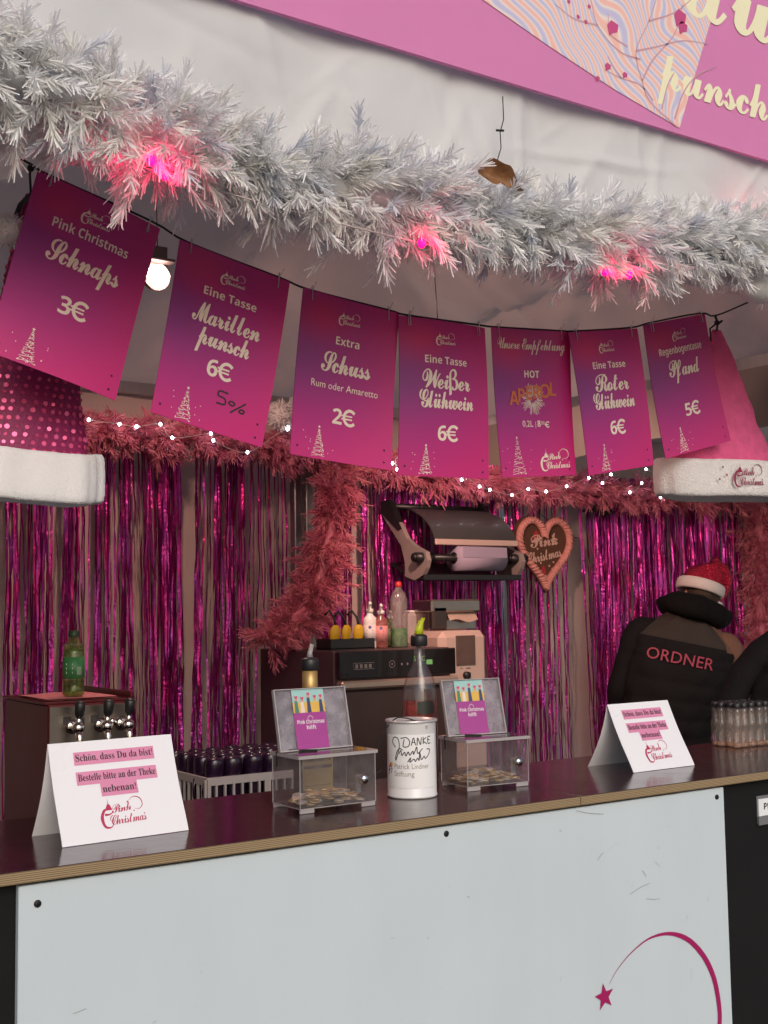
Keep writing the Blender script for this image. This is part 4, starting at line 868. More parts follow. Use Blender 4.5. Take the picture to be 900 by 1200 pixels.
# ================================================================== donation tin
c = atz(493, 937, TZ); c = (c[0] + .02, c[1] + .065, TZ); Rc, Hc = .0655, .198
t = thing('donation_tin', 'white donation tin with a handwritten thank you note on its label', 'tin', c)
q = MB(); q.lathe([(Rc - .004, 0), (Rc, .003), (Rc, .006), (Rc - .0015, .008), (Rc - .0015, Hc - .008), (Rc, Hc - .006)], (0, 0, 0), 0, 48)
a0 = math.atan2(-c[1], -c[0]) + .02
def Fcan(u, v, l=0): a = a0 + u / Rc; return np.array(((Rc - .0012 + l) * math.cos(a), (Rc - .0012 + l) * math.sin(a), v))
q.sheet(lambda a, b: Fcan(-.078 + .152 * a, .028 + .135 * b, .0006), 24, 2, 1)
hand = [[(-.046, .125), (-.056, .138), (-.050, .150), (-.038, .147), (-.034, .128), (-.040, .105), (-.046, .092), (-.043, .110), (-.034, .122), (-.025, .118)],
        [(-.020, .146), (-.023, .128), (-.010, .128), (-.006, .140), (-.014, .150), (-.030, .148)], [(-.002, .130), (.004, .149), (.009, .131)], [(0, .138), (.008, .138)], [(.013, .130), (.015, .149), (.022, .132), (.025, .150)], [(.030, .151), (.030, .133)], [(.039, .150), (.030, .141), (.041, .133)], [(.053, .151), (.045, .150), (.045, .134), (.054, .135)], [(.045, .143), (.051, .143)],
        [(-.036, .108), (-.030, .117), (-.027, .105), (-.020, .113), (-.016, .104), (-.010, .114), (-.006, .106), (.002, .116), (.004, .108), (.012, .126), (.014, .110), (.022, .116), (.028, .122)],
        [(-.012, .088), (-.004, .099), (-.006, .088), (.004, .096), (.008, .090), (.014, .098), (.018, .092), (.020, .112), (.024, .094), (.032, .102), (.036, .096), (.046, .106), (.050, .118), (.040, .120)]]
for st in hand: q.ribbon([(x, z + .006) for x, z in st], .0024, Fcan, 2, .0011, sub=8)
q.text('Patrick Lindner', Fcan, -.050, .077, .0185, 3, .0010, 'L', wmax=.096); q.text('Stiftung', Fcan, -.050, .058, .0185, 3, .0010, 'L')
for pol, mm in (([(-.078, .068), (-.060, .080), (-.064, .092), (-.072, .086)], 4), ([(-.078, .060), (-.062, .066), (-.058, .078), (-.072, .074)], 5), ([(-.066, .082), (-.056, .084), (-.060, .096)], 6)): q.poly(pol, Fcan, mm, .0010)
q.build('can', [M('white_tin', (.72, .71, .72), .32, var=.02, coat=.2), M('tin_label', (.78, .77, .78), .55, var=.02), ink, M('grey_print', (.24, .22, .17), .6), M('logo_red', (.5, .03, .06), .5), M('logo_blue', (.06, .08, .25), .5), M('logo_yellow', (.7, .5, .05), .5)], t)
q = MB(); q.lathe([(Rc - .001, Hc - .007), (Rc + .0022, Hc - .006), (Rc + .0022, Hc - .001), (Rc, Hc), (Rc - .004, Hc - .001), (Rc - .006, Hc - .005), (.0001, Hc - .005)], (0, 0, 0), 0, 48); q.box((0, 0, Hc - .0045), (.035, .004, .0008), 1); q.box((Rc * math.cos(a0 + .62), Rc * math.sin(a0 + .62), Hc - .016), (.006, .006, .008), 0); q.build('lid', [M('tin_lid', (.62, .60, .60), .3, .5), black], t)
q = MB(); q.tube(smooth_curve([(-.02, -.045, Hc), (-.035, -.02, Hc + .006), (-.05, .0, Hc + .003), (-Rc - .006, .02, Hc - .03), (-Rc - .03, .04, .09), (-Rc - .07, .05, .045), (-Rc - .03, .05, .052), (-Rc + .0, .045, .066)], 6), .0016, n=6); q.build('cord', cordm, t)
# ================================================================== bottles on the counter
glass = thin_glass('bottle_glass', (.97, .95, .95), .02, 2.0, .05, (.6, .55, .55))
def pourer(t, z, kind):
    q = MB(); q.lathe([(.0225, z - .012), (.024, z - .010), (.024, z + .014), (.0215, z + .019), (.010, z + .022), (.0001, z + .022)], (0, 0, 0), 0, 20); q.build('stopper', black, t)
    q = MB(); 
    if kind == 'yellow':
        pm = M('neon_yellow', (.55, .62, .02), .4, transl=.2); q.loft([[(x0 + (.016 - .011 * s_) * math.cos(a), (.010 - .004 * s_) * math.sin(a), z + .022 + .046 * s_) for a in [2 * PI * k / 10 for k in range(10)]] for s_, x0 in ((0, 0), (.35, .002), (.7, .008), (1, .017))]); q.box((-.004, 0, z + .046), (.003, .006, .032), 0, rot=(0, .5, 0))
    else:
        pm = M('grey_pourer', (.45, .42, .42), .3, transl=.3); q.tube([(0, 0, z + .022), (.001, 0, z + .035), (.008, 0, z + .056)], [.009, .0065, .0055], n=12)
    q.build('spout', pm, t)
p = at(363, 780, 2.76); bx = p[0]; zt = p[2] - TZ
t = thing('liqueur_bottle', 'liqueur bottle with a gold label behind the left coin box', 'bottle', (bx, 2.76, TZ))
q = MB(); q.lathe([(.036, 0), (.040, .004), (.040, .12), (.036, .145), (.022, .175), (.015, .195), (.014, zt - .04), (.016, zt - .035), (.016, zt - .012)], (0, 0, 0), 0, 4 * 8, sx=1.25, sy=.85); q.build('glass', thin_glass('amber_glass', (.55, .40, .26), .03, 1.2), t)
q = MB(); q.lathe([(.0145 * 1.25, zt - .075), (.0165 * 1.25, zt - .06), (.0165 * 1.25, zt - .008), (.0001, zt - .007)], (0, 0, 0), 0, 24); q.build('neck_foil', M('gold_foil', (.50, .33, .13), .4, .6), t)
q = MB(); Fb = XZ(-.0365); q.rect(-.046, .02, .046, .118, Fb, 0, 0); q.rect(-.042, .074, .042, .082, Fb, 1, .0006); q.text(scr('Amaretto'), Fb, 0, .092, .023, 1, .0008, wmax=.08, **SK); q.text(bld('LIKÖR').replace('Ö', 'O'), Fb, 0, .0755, .006, 0, .0010)
q.rect(-.04, .03, .04, .0315, Fb, 1); q.build('label', [M('gold_label', (.50, .38, .10), .5, var=.12), M('brown_print', (.12, .06, .03), .6)], t)
q = MB(); q.lathe([(.034, .004), (.037, .006), (.037, .10), (.0001, .10)], (0, 0, 0), 0, 32, sx=1.25, sy=.85); q.build('liquor', thin_glass('amber_liquor', (.45, .22, .08), .05, .6), t)
pourer(t, zt, 'grey')
c = at(491, 752, 2.80); zt = c[2] - TZ
t = thing('spirit_bottle', 'clear glass bottle with neon yellow pourer and a little red liquor', 'bottle', (c[0], 2.80, TZ))
q = MB(); q.lathe([(.044, 0), (.049, .004), (.0495, .16), (.049, zt - .145), (.040, zt - .105), (.022, zt - .07), (.0165, zt - .05), (.0155, zt - .018), (.0175, zt - .015), (.0175, zt - .004)], (0, 0, 0), 0, 36); q.build('glass', glass, t)
q = MB(); q.lathe([(.043, .004), (.0465, .008), (.0468, .222), (.0001, .222)], (0, 0, 0), 0, 36); q.build('liquor', thin_glass('red_liquor', (.62, .10, .06), .05, .6, .28, (.5, .03, .015)), t)
q = MB(); q.tube([(0, 0, zt - .09), (0, 0, zt - .01)], .007, n=10); q.build('pour_tube', M('grey_tube', (.3, .28, .28), .3, .5), t)
q = MB(); a_ = math.atan2(-2.8, -c[0]); q.sheet(lambda s_, t_: (.0503 * math.cos(a_ - .15 + 1.0 * s_), .0503 * math.sin(a_ - .15 + 1.0 * s_), .19 + .035 * t_), 10, 1); q.build('label', M('dark_label', (.03, .035, .03), .5), t)
pourer(t, zt, 'yellow')

# ================================================================== shot bottles, right
def shot():
    t = thing('shot_bottle', 'tiny clear glass shot bottle with a black cap at the counter right end', 'bottle', (0, 0, 0), group='shot bottles huddled on the counter')
    q = MB(); q.lathe([(.0135, 0), (.0155, .003), (.0155, .075), (.0145, .085), (.0125, .092), (.0115, .12), (.0115, .135)], (0, 0, 0), 0, 18); q.build('glass', thin_glass('shot_glass', (.95, .92, .91), .04, 1.6, .05, (.7, .62, .58)), t)
    q = MB(); q.lathe([(.0132, .134), (.0135, .135), (.0135, .148), (.012, .150), (.0001, .150)], (0, 0, 0), 0, 18); q.build('cap', black, t)
    q = MB(); q.lathe([(.012, .003), (.0142, .005), (.0142, .016), (.0001, .016)], (0, 0, 0), 0, 16); q.build('schnapps', thin_glass('peach_liquid', (.95, .82, .72), .05, .8, .2, (.8, .62, .5)), t)
    return t
s0 = shot(); first = True; p0 = atz(866, 877, TZ)
for i in range(4):
    for j in range(5):
        o = s0 if first else copy_tree(s0); first = False
        o.location = (p0[0] + .037 * j + .012 * (i % 2) + random.uniform(-.002, .002), p0[1] + .005 + .034 * i - .012 * j * 0 + random.uniform(-.002, .002), TZ); o.rotation_euler = (0, 0, random.uniform(0, 6))

# ================================================================== work table behind the bar
WZ = .93
t = thing('work_table', 'dark work table behind the counter, carrying the beer tap and cup crate', 'table', (1.6, 3.45, 0))
q = MB(); q.box((1.6, 3.47, WZ - .02), (2.0, .75, .04), 0, bev=.003); q.build('tabletop', M('dark_worktop', (.03, .014, .018), .35, var=.3), t, world=True)
for x in (.65, 2.55):
    for y in (3.14, 3.80): q = MB(); q.box((x, y, (WZ - .04) / 2), (.04, .04, WZ - .04)); q.build('leg', alu, t, world=True)

# ------------------------------------------------------------------ beer tap
TY = 3.30
a_, b_ = at(58, 828, TY), at(151, 820, TY); wT = b_[0] - a_[0] + .01; hT = mid(a_, b_)[2] - WZ; dT = .40
t = thing('beer_tap', 'dark red beer tap tower with a steel front and three taps', 'beer tap', (mid(a_, b_)[0], TY, WZ))
q = MB(); q.box((0, dT / 2, hT / 2), (wT, dT, hT), 0, bev=.004)
q.box((0, dT / 2 + .01, hT + .004), (wT + .012, dT, .008), 0, bev=.002); q.box((wT / 2 + .003, dT / 2, hT + .016), (.006, dT, .022), 0); q.build('housing', redp, t)
q = MB(); q.box((0, -.003, hT - .10), (wT - .006, .006, .19), 0, bev=.001)
for x, z in ((-wT * .28, hT - .045), (-wT * .12, hT - .05), (wT * .05, hT - .045)): q.box((x, -.0068, z), (.022, .0015, .022), 1)
q.lathe([(.0001, 0), (.012, 0), (.012, .004), (.0001, .005)], (wT * .27, -.006, hT - .055), 2, 16, rot=(R(90), 0, 0)); q.build('front_plate', [M('dark_tap_steel', (.22, .19, .17), .32, 1, var=.15, vs=14), M('small_dark_label', (.03, .025, .025), .4), chrome], t)
for x in (-wT * .22, wT * .12, wT * .38):
    q = MB(); z = hT - .062; q.tube([(x, -.006, z), (x, -.05, z)], .011, n=14); q.lathe([(.018, 0), (.02, .003), (.012, .008)], (x, -.006, z), 0, 18, rot=(R(90), 0, 0)); q.ball((x, -.055, z), .018, n=16); q.tube([(x, -.055, z), (x, -.066, z - .03), (x, -.068, z - .085)], [.012, .009, .0085], n=12); q.tube([(x, -.055, z), (x, -.06, z + .03)], .008, n=10)
    ta = q.build('tap', chrome, t); q = MB(); q.tube([(x, -.06, z + .028), (x, -.064, z + .038), (x, -.070, z + .068), (x, -.072, z + .074)], [.008, .013, .015, .009], n=12); q.build('handle', black, ta)
tw_ = wT
q = MB(); q.sheet(lambda s_, t_: (-tw_ * .42 + tw_ * .85 * s_, .03 + .28 * t_, .0015 * math.sin(9 * s_) * math.sin(5 * t_) + .002), 14, 14); q.sheet(lambda s_, t_: (-tw_ * .42 + tw_ * .85 * s_, .03 + .28 * t_, .0015 * math.sin(9 * s_) * math.sin(5 * t_) + .006), 14, 14)
tag(q.build('folded_cloth', M('pink_cloth', (.62, .20, .22), .9, var=.08, vs=40, bump=.3, bs=150), loc=(t.location.x - .01, TY, WZ + hT + .008)), 'folded pink cloth lying on top of the beer tap tower', 'cloth')
tx_, tz_ = t.location.x, WZ + hT + .0155
c = at(86, 822, TY + .10); zc = at(86, 739, TY + .10)[2] - tz_
t = thing('water_bottle', 'half empty green plastic bottle standing on the beer tap', 'bottle', (c[0], TY + .10, tz_))
r0 = .031; prof = [(r0 * .8, 0), (r0, .006), (r0, .02), (r0 * .94, .03), (r0, .045), (r0, .115), (r0 * .93, .125), (r0 * .98, .15), (r0 * .86, zc - .085), (r0 * .93, zc - .075), (r0 * .95, zc - .062), (r0 * .75, zc - .04), (.014, zc - .024), (.013, zc - .014)]
q = MB(); q.lathe(prof, (0, 0, 0), 0, 30); q.build('body', thin_glass('green_plastic', (.74, .84, .50), .06, 1.3, .10, (.42, .5, .22)), t)
q = MB(); q.lathe([(.0145, zc - .018), (.015, zc - .017), (.015, zc - .001), (.0135, zc), (.0001, zc)], (0, 0, 0), 0, 20); q.build('cap', M('green_cap', (.015, .05, .02), .45), t)
q = MB(); q.lathe([(r0 * 1.012, .05), (r0 * 1.012, .112)], (0, 0, 0), 0, 30)
aw = math.atan2(-TY, -c[0]); Fw = lambda u, v, l=0: np.array(((r0 * 1.015 + l) * math.cos(aw + u / r0), (r0 * 1.015 + l) * math.sin(aw + u / r0), v))
for k in range(9): q.rect(.010 + .0016 * k, .062, .0106 + .0016 * k, .085, Fw, 1, .0004)
for k in range(3): q.rect(-.022, .066 + .012 * k, -.002, .071 + .012 * k, Fw, 1, .0004)
q.build('label', [M('green_label', (.03, .16, .05), .5, var=.35, vs=60), M('pale_print', (.5, .55, .45), .5)], t)
q = MB(); q.lathe([(r0 * .76, .002), (r0 * .95, .008), (r0 * .95, .045), (.0001, .045)], (0, 0, 0), 0, 24); q.build('water', thin_glass('green_water', (.55, .75, .3), .04, 1), t)

# ------------------------------------------------------------------ crate of cups
CY = 3.42
a_, b_ = at(243, 912, CY), at(243, 944, CY); c0 = at(207, 905, CY + .28)
t = thing('cup_crate', 'grey plastic washing crate filled with upturned dark cups', 'crate', (a_[0], CY, WZ))
wC, dC, hC = .42, .34, a_[2] - WZ; pc_ = M('grey_crate', (.40, .35, .34), .5, var=.12)
q = MB(); q.box((wC / 2, dC / 2, .006), (wC, dC, .012), 0)
for y in (0, dC): q.box((wC / 2, y, hC - .012), (wC + .01, .010, .024)); q.box((wC / 2, y, .022), (wC + .006, .010, .03))
for x in (0, wC): q.box((x, dC / 2, hC - .012), (.010, dC, .024)); q.box((x, dC / 2, .022), (.010, dC, .03))
for k in range(15):
    for y in (0, dC): q.box((wC * k / 14, y, hC / 2), (.022 if k in (0, 7, 14) else .007, .008, hC - .01))
for k in range(11):
    for x in (0, wC): q.box((x, dC * k / 10, hC / 2), (.008, .022 if k in (0, 10) else .007, hC - .01))
q.build('basket', pc_, t)
def cup():
    t = thing('cup', 'dark blue glazed cup turned upside down in the grey crate', 'cup', (0, 0, 0), group='upturned cups in the crate')
    q = MB(); q.lathe([(.027, 0), (.030, .002), (.0305, .135), (.029, .148), (.024, .1545), (.018, .155), (.016, .150), (.0001, .150)], (0, 0, 0), 0, 18); q.build('body', M('dark_glaze', (.016, .005, .020), .25, var=.3, coat=.1), t)
    q = MB(); q.tube([(.029, 0, .02), (.045, 0, .025), (.05, 0, .055), (.044, 0, .085), (.028, 0, .09)], .0045, n=8); q.build('handle', MATS['dark_glaze'], t); return t
c0 = cup(); first = True
for i in range(6):
    for j in range(5):
        o = c0 if first else copy_tree(c0); first = False
        o.location = (a_[0] + .036 + .0685 * i + random.uniform(-.002, .002), CY + .036 + .067 * j, WZ + .045 + random.uniform(-.002, .003)); o.rotation_euler = (random.gauss(0, .02), random.gauss(0, .02), R(200) + random.uniform(-.4, .4))

# ================================================================== glass washer and what stands on it
DY = 4.15; a_, b_ = at(397, 765, DY), at(534, 757, DY); x0, x1 = a_[0], b_[0]; zT = mid(a_, b_)[2]; wD = x1 - x0; dD = .68
sb_ = MB(); t = thing('washer_stand', 'low steel stand under the glass washer', 'stand', (x0, DY, 0)); sb_.box((wD / 2, dD / 2, .60), (wD, dD, .03)); sb_.build('shelf', steel, t)
for x in (.03, wD - .03):
    for y in (.03, dD - .03): sb_ = MB(); sb_.box((x, y, .2925), (.035, .035, .585)); sb_.build('leg', steel, t)
t = thing('glass_washer', 'undercounter glass washer with black control panel and dark steel door', 'dishwasher', (x0, DY, .615)); H = zT - .615
wm_side = M('washer_side', (.11, .065, .07), .4, .5, var=.2, vs=3)
q = MB(); q.box((wD / 2, dD / 2 + .02, H / 2), (wD, dD - .04, H), 0, bev=.006); q.build('body', wm_side, t)
zp = H - .118
q = MB(); q.box((wD / 2, .012, H - .058), (wD, .024, .112), 0, bev=.004); Fq = XZ(-.0006)
q.ribbon([(.07, H - .05), (.17, H - .05), (.17, H - .075), (.07, H - .075), (.07, H - .05)], .002, Fq, 1, sub=1)
for k in range(4): q.rect(.078 + .022 * k, H - .071, .092 + .022 * k, H - .055, Fq, 1)
q.ribbon([(.26 + .014 * math.cos(a), H - .06 + .014 * math.sin(a)) for a in np.linspace(0, 2 * PI, 17)], .002, Fq, 1, sub=1); q.disc(.26, H - .06, .004, Fq, 1)
for x in (.305, .335): q.poly([(x, H - .055), (x + .01, H - .062), (x, H - .069)], Fq, 1)
q.text('57°C', Fq, .40, H - .052, .03, 2, .0008); q.rect(.436, H - .068, .468, H - .048, Fq, 2); q.build('control_panel', [M('black_glass', (.010, .008, .009), .15, coat=.5), M('panel_print', (.22, .18, .18), .5), M('green_display', (.1, .3, .1), .5, emit=(.25, .5, .15), es=.2)], t)
q = MB(); q.box((wD / 2, .004, zp - .02), (wD, .05, .034), 0, bev=.008); q.build('handle', M('washer_handle', (.52, .40, .34), .32, .75, var=.1), t)
q = MB(); q.box((wD / 2, .018, (zp - .045) / 2), (wD - .004, .036, zp - .045), 0, bev=.005); q.build('door', M('washer_door', (.10, .062, .058), .35, .7, var=.15, vs=4), t)
DT = zT
# soap bottles
def pump(px, py, yy, h, col, mat, label):
    c = at(px, py, yy); t = thing('pump_bottle', label, 'soap bottle', (c[0], yy, DT)); k = h / .19; r = .03 * k
    q = MB(); q.lathe([(r * .9, 0), (r, .006), (r, .105 * k), (r * .9, .122 * k), (r * .45, .135 * k), (r * .45, .145 * k)], (0, 0, 0), 0, 22, sy=.8); q.build('body', mat, t)
    q = MB(); q.lathe([(r * .5, .143 * k), (r * .5, .158 * k), (r * .22, .160 * k), (r * .2, .178 * k)], (0, 0, 0), 0, 14); q.tube([(0, 0, .18 * k), (-r * .3, -r * .5, .182 * k), (-r * .7, -r * 1.2, .176 * k)], [.008 * k, .007 * k, .005 * k], n=10); q.build('pump', white_p, t)
    q = MB(); q.lathe([(r * 1.01, .03 * k), (r * 1.01, .095 * k)], (0, 0, 0), 0, 22, sy=.8)
    aq = -PI / 2 - .5; Fz = lambda u, v, l=0: np.array(((r * 1.02 + l) * math.cos(aq + u / r), (r * 1.02 + l) * .8 * math.sin(aq + u / r), v))
    for z in (.045, .058, .07): q.rect(-r * .5, z * k, r * .4, z * k + .005 * k, Fz, 1, .0006)
    q.disc(0, .085 * k, .007 * k, Fz, 1, .0007); q.build('label', [M(col + '_label', {'white': (.68, .62, .6), 'rose': (.62, .25, .24), 'sage': (.22, .3, .14)}[col], .5), M('label_blue', (.15, .15, .35), .5)], t)
pump(434, 758, 4.36, .205, 'white', white_p, 'white pump soap bottle with printed label, left of the group on the washer')
pump(447, 758, 4.34, .195, 'rose', thin_glass('rose_plastic', (.80, .45, .42), .1, 1, .3, (.6, .25, .22)), 'pinkish clear pump soap bottle between the white and the green one')
pump(458, 755, 4.48, .165, 'sage', thin_glass('sage_plastic', (.45, .55, .28), .1, 1, .4, (.2, .3, .12)), 'green pump soap bottle just left of the large red capped bottle')
c = at(468, 758, 4.36); hB = at(468, 682, 4.36)[2] - DT
t = thing('detergent_bottle', 'large translucent detergent bottle with red cap and green liquid', 'bottle', (c[0], 4.36, DT))
q = MB(); q.lathe([(.036, 0), (.04, .006), (.04, hB - .085), (.038, hB - .07), (.030, hB - .05), (.016, hB - .03), (.013, hB - .02)], (0, 0, 0), 0, 28, sy=.85); q.build('body', thin_glass('milky_plastic', (.86, .84, .82), .15, 1, .18, (.62, .58, .56)), t)
q = MB(); q.lathe([(.035, .004), (.038, .008), (.038, .085), (.0001, .085)], (0, 0, 0), 0, 28, sy=.85); q.build('detergent', thin_glass('green_detergent', (.2, .5, .12), .1, .5, .6, (.05, .30, .05)), t)
q = MB(); q.lathe([(.015, hB - .022), (.016, hB - .02), (.014, hB - .002), (.008, hB + .002), (.0001, hB + .002)], (0, 0, 0), 0, 18); q.build('cap', M('red_cap', (.45, .02, .02), .4), t)
c = at(484, 752, 4.55); t = thing('small_container', 'small grey plastic container behind the large detergent bottle', 'container', (c[0], 4.55, DT))
q = MB(); q.box((0, 0, .075), (.085, .06, .15), 0, bev=.012); q.build('body', M('grey_tub', (.36, .31, .31), .5), t); q = MB(); q.box((0, 0, .156), (.06, .045, .012), 0, bev=.004); q.build('lid', white_p, t)
# tray with spare pourers
c = at(405, 758, 4.36); t = thing('pourer_tray', 'black tray with spare pourers, under the hanging pink garland', 'tray', (c[0], 4.36, DT))
q = MB(); q.box((0, 0, .004), (.22, .12, .008))
for sg in (-1, 1): q.box((0, sg * .057, .025), (.22, .006, .042)); q.box((sg * .107, 0, .025), (.006, .108, .042))
q.build('tray', black, t)
def spare():
    t = thing('spare_pourer', 'yellow spare pourer standing in the black tray', 'pourer', (0, 0, 0), group='yellow pourers in the tray')
    q = MB(); q.lathe([(.008, 0), (.013, .006), (.018, .03), (.018, .05), (.010, .062), (.0001, .064)], (0, 0, 0), 0, 14, sy=.6); q.build('spout', M('yellow_plastic', (.62, .38, .01), .45, var=.15), t)
    q = MB(); q.tube([(0, 0, .055), (-.005, .01, .085), (-.02, .02, .105), (-.034, .02, .09)], .0042, n=8); q.build('tube', black, t); return t
s1 = spare(); first = True
for k, x in enumerate((391, 405, 419)):
    o = s1 if first else copy_tree(s1); first = False
    p = at(x, 745, 4.34); o.location = (p[0], 4.34, DT + .02); o.scale = (1.35, 1.35, 1.35); o.rotation_euler = (.1, R(180) * 0 + random.uniform(-.1, .1), random.uniform(-.3, .3))
# ------------------------------------------------------------------ machine to the right + towel dispenser
MY = 4.28; a_, b_ = at(511, 741, MY), at(572, 737, MY); zM = mid(a_, b_)[2]; xM0, xM1 = max(a_[0], x1 + .02), at(573, 760, MY)[0]
wM = xM1 - xM0
a2 = at(510, 741, 4.62)
t = thing('machine_stand', 'steel stand right of the glass washer', 'stand', (xM0, MY, 0)); q = MB(); q.box((wM / 2, .2, .84), (wM + .02, .42, .03)); q.build('shelf', steel, t)
for x in (.02, wM - .02):
    for y in (.03, .38): q = MB(); q.box((x, y, .4125), (.03, .03, .825)); q.build('leg', steel, t)
t = thing('hot_drink_machine', 'beige boxy machine with dark display and a dial, right of the washer', 'machine', (xM0, MY, .855)); H = zM - .855
beige = M('beige_metal', (.50, .37, .32), .45, .1, var=.06)
q = MB(); q.box((wM / 2, .21, H / 2), (wM, .42, H), 0, bev=.03); q.build('body', beige, t)
F3 = XZ(-.0002); q = MB(); pa, pb = at(534, 745, MY), at(557, 779, MY)
u0, u1 = pa[0] - xM0, pb[0] - xM0; v1_, v0_ = pa[2] - .855, pb[2] - .855
q.box(((u0 + u1) / 2, -.001, (v0_ + v1_) / 2), (u1 - u0, .006, v1_ - v0_), 0, bev=.001); q.build('display', M('dull_display', (.10, .065, .055), .3, var=.3, vs=20), t)
q = MB(); u, z = (u0 + u1) / 2, v0_ - .045; q.lathe([(.0001, 0), (.018, 0), (.016, .016), (.0001, .017)], (u, 0, z), 0, 18, rot=(R(90), 0, 0)); q.box((u, -.018, z), (.006, .006, .032), 0, rot=(0, .7, 0)); q.build('dial', black, t)
q = MB(); q.rect(u - .03, z + .03, u - .02, z + .034, F3, 0, .001); q.rect(u + .0, z + .03, u + .025, z + .034, F3, 0, .001); q.build('dial_marks', black, t)
TYD = 4.40; a_, b_ = at(505, 737, TYD), at(565, 702, TYD)
t = thing('towel_dispenser', 'steel paper towel dispenser with a torn towel in its slot', 'dispenser', (a_[0], TYD, zM + .001)); wP = at(562, 720, TYD)[0] - a_[0]; hP = b_[2] - zM
q = MB(); q.box((wP / 2, .07, hP * .78), (wP, .16, hP * .42), 0, bev=.008); q.box((wP / 2, .085, hP * .29), (wP - .01, .13, hP * .57), 0, bev=.004); q.box((wP * .17, .05, hP * .4), (wP * .3, .12, hP * .78), 1, bev=.01); q.build('case', [steel, M('dark_steel', (.10, .075, .07), .35, .8)], t)
q = MB(); q.sheet(lambda s_, t_: (wP * (.36 + .58 * s_), -.008 + .02 * t_, hP * (.30 + .05 * math.sin(7 * s_)) + (hP * .24 - hP * .05 * math.sin(7 * s_)) * t_), 16, 4); q.build('paper', M('towel_paper', (.42, .30, .25), .85, var=.08), t)

# ================================================================== wall mounted paper roll holder
RY = 4.55                                                     # front face of the holder, wall at 4.9
pL, pR = at(497, 672, RY), at(607, 664, RY); wR = pR[0] - pL[0]; zB = pL[2] - .03; xR = pL[0]
t = thing('paper_roll_holder', 'wall mounted paper roll holder with a curved dark cover, left of the heart', 'roll holder', (xR, RY, zB))
zTop = at(480, 590, 4.86)[2] - zB; gp_ = M('grey_plastic', (.30, .25, .24), .45, var=.08)
def arm(x):
    pr = [(.33, zTop), (.28, zTop + .005), (.24, zTop - .03), (.12, .20), (.05, .16), (-.03, .13), (-.045, .09), (-.03, .055), (.0, .02), (.06, .0), (.14, .02), (.14, .09), (.17, .17), (.29, zTop - .10), (.33, zTop - .06)]
    return pr
for x in (0, wR):
    q = MB(); Fx = frame((x - .012, 0, 0), (0, 1, 0), (0, 0, 1), (1, 0, 0)); q.prism(arm(x), Fx, .024, 0); br_ = q.build('bracket', gp_, t)
    q = MB(); q.prism([(.335, zTop + .006), (.27, zTop + .010), (.235, zTop - .03), (.16, zTop - .14), (.19, zTop - .15), (.335, zTop - .05)], frame((x - .015, 0, 0), (0, 1, 0), (0, 0, 1), (1, 0, 0)), .030, 0); q.build('end_cap', black, br_)
    q = MB(); q.tube([(x - .05, .0, .105), (x + .05, .0, .105)], .024, n=18); q.tube([(x - .062, 0, .105), (x - .048, 0, .105)], .019, n=16); q.build('roll_pin', black, br_)
q = MB(); q.tube([(.0, .29, zTop - .02), (wR, .29, zTop - .02)], .016, n=12); q.build('top_bar', black, t)
def cov(s_, t_):
    a = t_; y = .27 - .30 * math.sin(a * PI / 2 * .95); z = zTop - .03 - (zTop - .03 - .18) * (1 - math.cos(a * PI / 2)) ** .9
    return (.045 + (wR - .075) * s_, y, z)
q = MB(); q.sheet(cov, 4, 20); q.sheet(lambda s_, t_: tuple(np.array(cov(s_, t_)) + (0, .003, -.003)), 4, 20); q.build('cover', M('smoked_cover', (.05, .05, .052), .45, var=.15, coat=.1), t)
e = cov(0, 1); q = MB(); q.box((wR / 2 + .008, e[1] - .004, e[2] - .002), (wR - .072, .012, .028), 0, bev=.003); q.build('tear_bar', M('pale_tear_bar', (.62, .46, .40), .4, .2), t)
q = MB(); q.tube([(wR * .31, 0, .105), (wR * .80, 0, .105)], .062, n=32); q.tube([(wR * .305, 0, .105), (wR * .805, 0, .105)], .028, n=20, m=1)
q.sheet(lambda s_, t_: (wR * (.32 + .47 * s_), -.0635 - .001 * math.sin(6 * s_), .105 + .05 * t_), 8, 3, 0); q.build('paper_roll', [M('lilac_paper', (.36, .31, .42), .8, var=.05), black], t)
q = MB(); q.tube([(.02, 0, .105), (wR - .02, 0, .105)], .017, n=14); q.build('axle', black, t)
q = MB(); q.box((wR / 2, .07, .006), (wR + .02, .16, .012), 0, bev=.004); q.box((wR / 2, -.012, .012), (wR + .02, .012, .028), 0, bev=.003); q.box((wR / 2, .25, .06), (wR * .9, .18, .012), 0, rot=(.35, 0, 0)); q.build('tray', black, t)

# ================================================================== gingerbread heart
HYh = 4.80; c = at(638, 650, HYh); hw = (at(671, 640, HYh)[0] - at(605, 640, HYh)[0]) / 2; hh_ = at(637, 604, HYh)[2] - at(637, 694, HYh)[2]
t = thing('gingerbread_heart', 'gingerbread heart iced with the market name, right of the paper roll holder', 'gingerbread', c)
def heart(k, n=72):
    o = []
    for i in range(n):
        a = 2 * PI * i / n; x = 16 * math.sin(a) ** 3; z = 13 * math.cos(a) - 5 * math.cos(2 * a) - 2 * math.cos(3 * a) - math.cos(4 * a)
        o.append((x / 16 * hw * k, ((z + 2.6) / 29 * hh_) * k))
    return o
Fh = XZ(0.0); q = MB(); q.prism(heart(1.0), lambda u, v, l=0: Fh(u, v, l - .022), .022, 0); q.build('cake', M('gingerbread', (.11, .045, .025), .8, var=.3, vs=40, bump=.3, bs=90), t)
q = MB(); hp = heart(.885, 200); 
q.tube([(u, -.004, v) for u, v in hp] + [(hp[0][0], -.004, hp[0][1])],   .019, n=10)
nt_ = 74; L_ = len(hp)
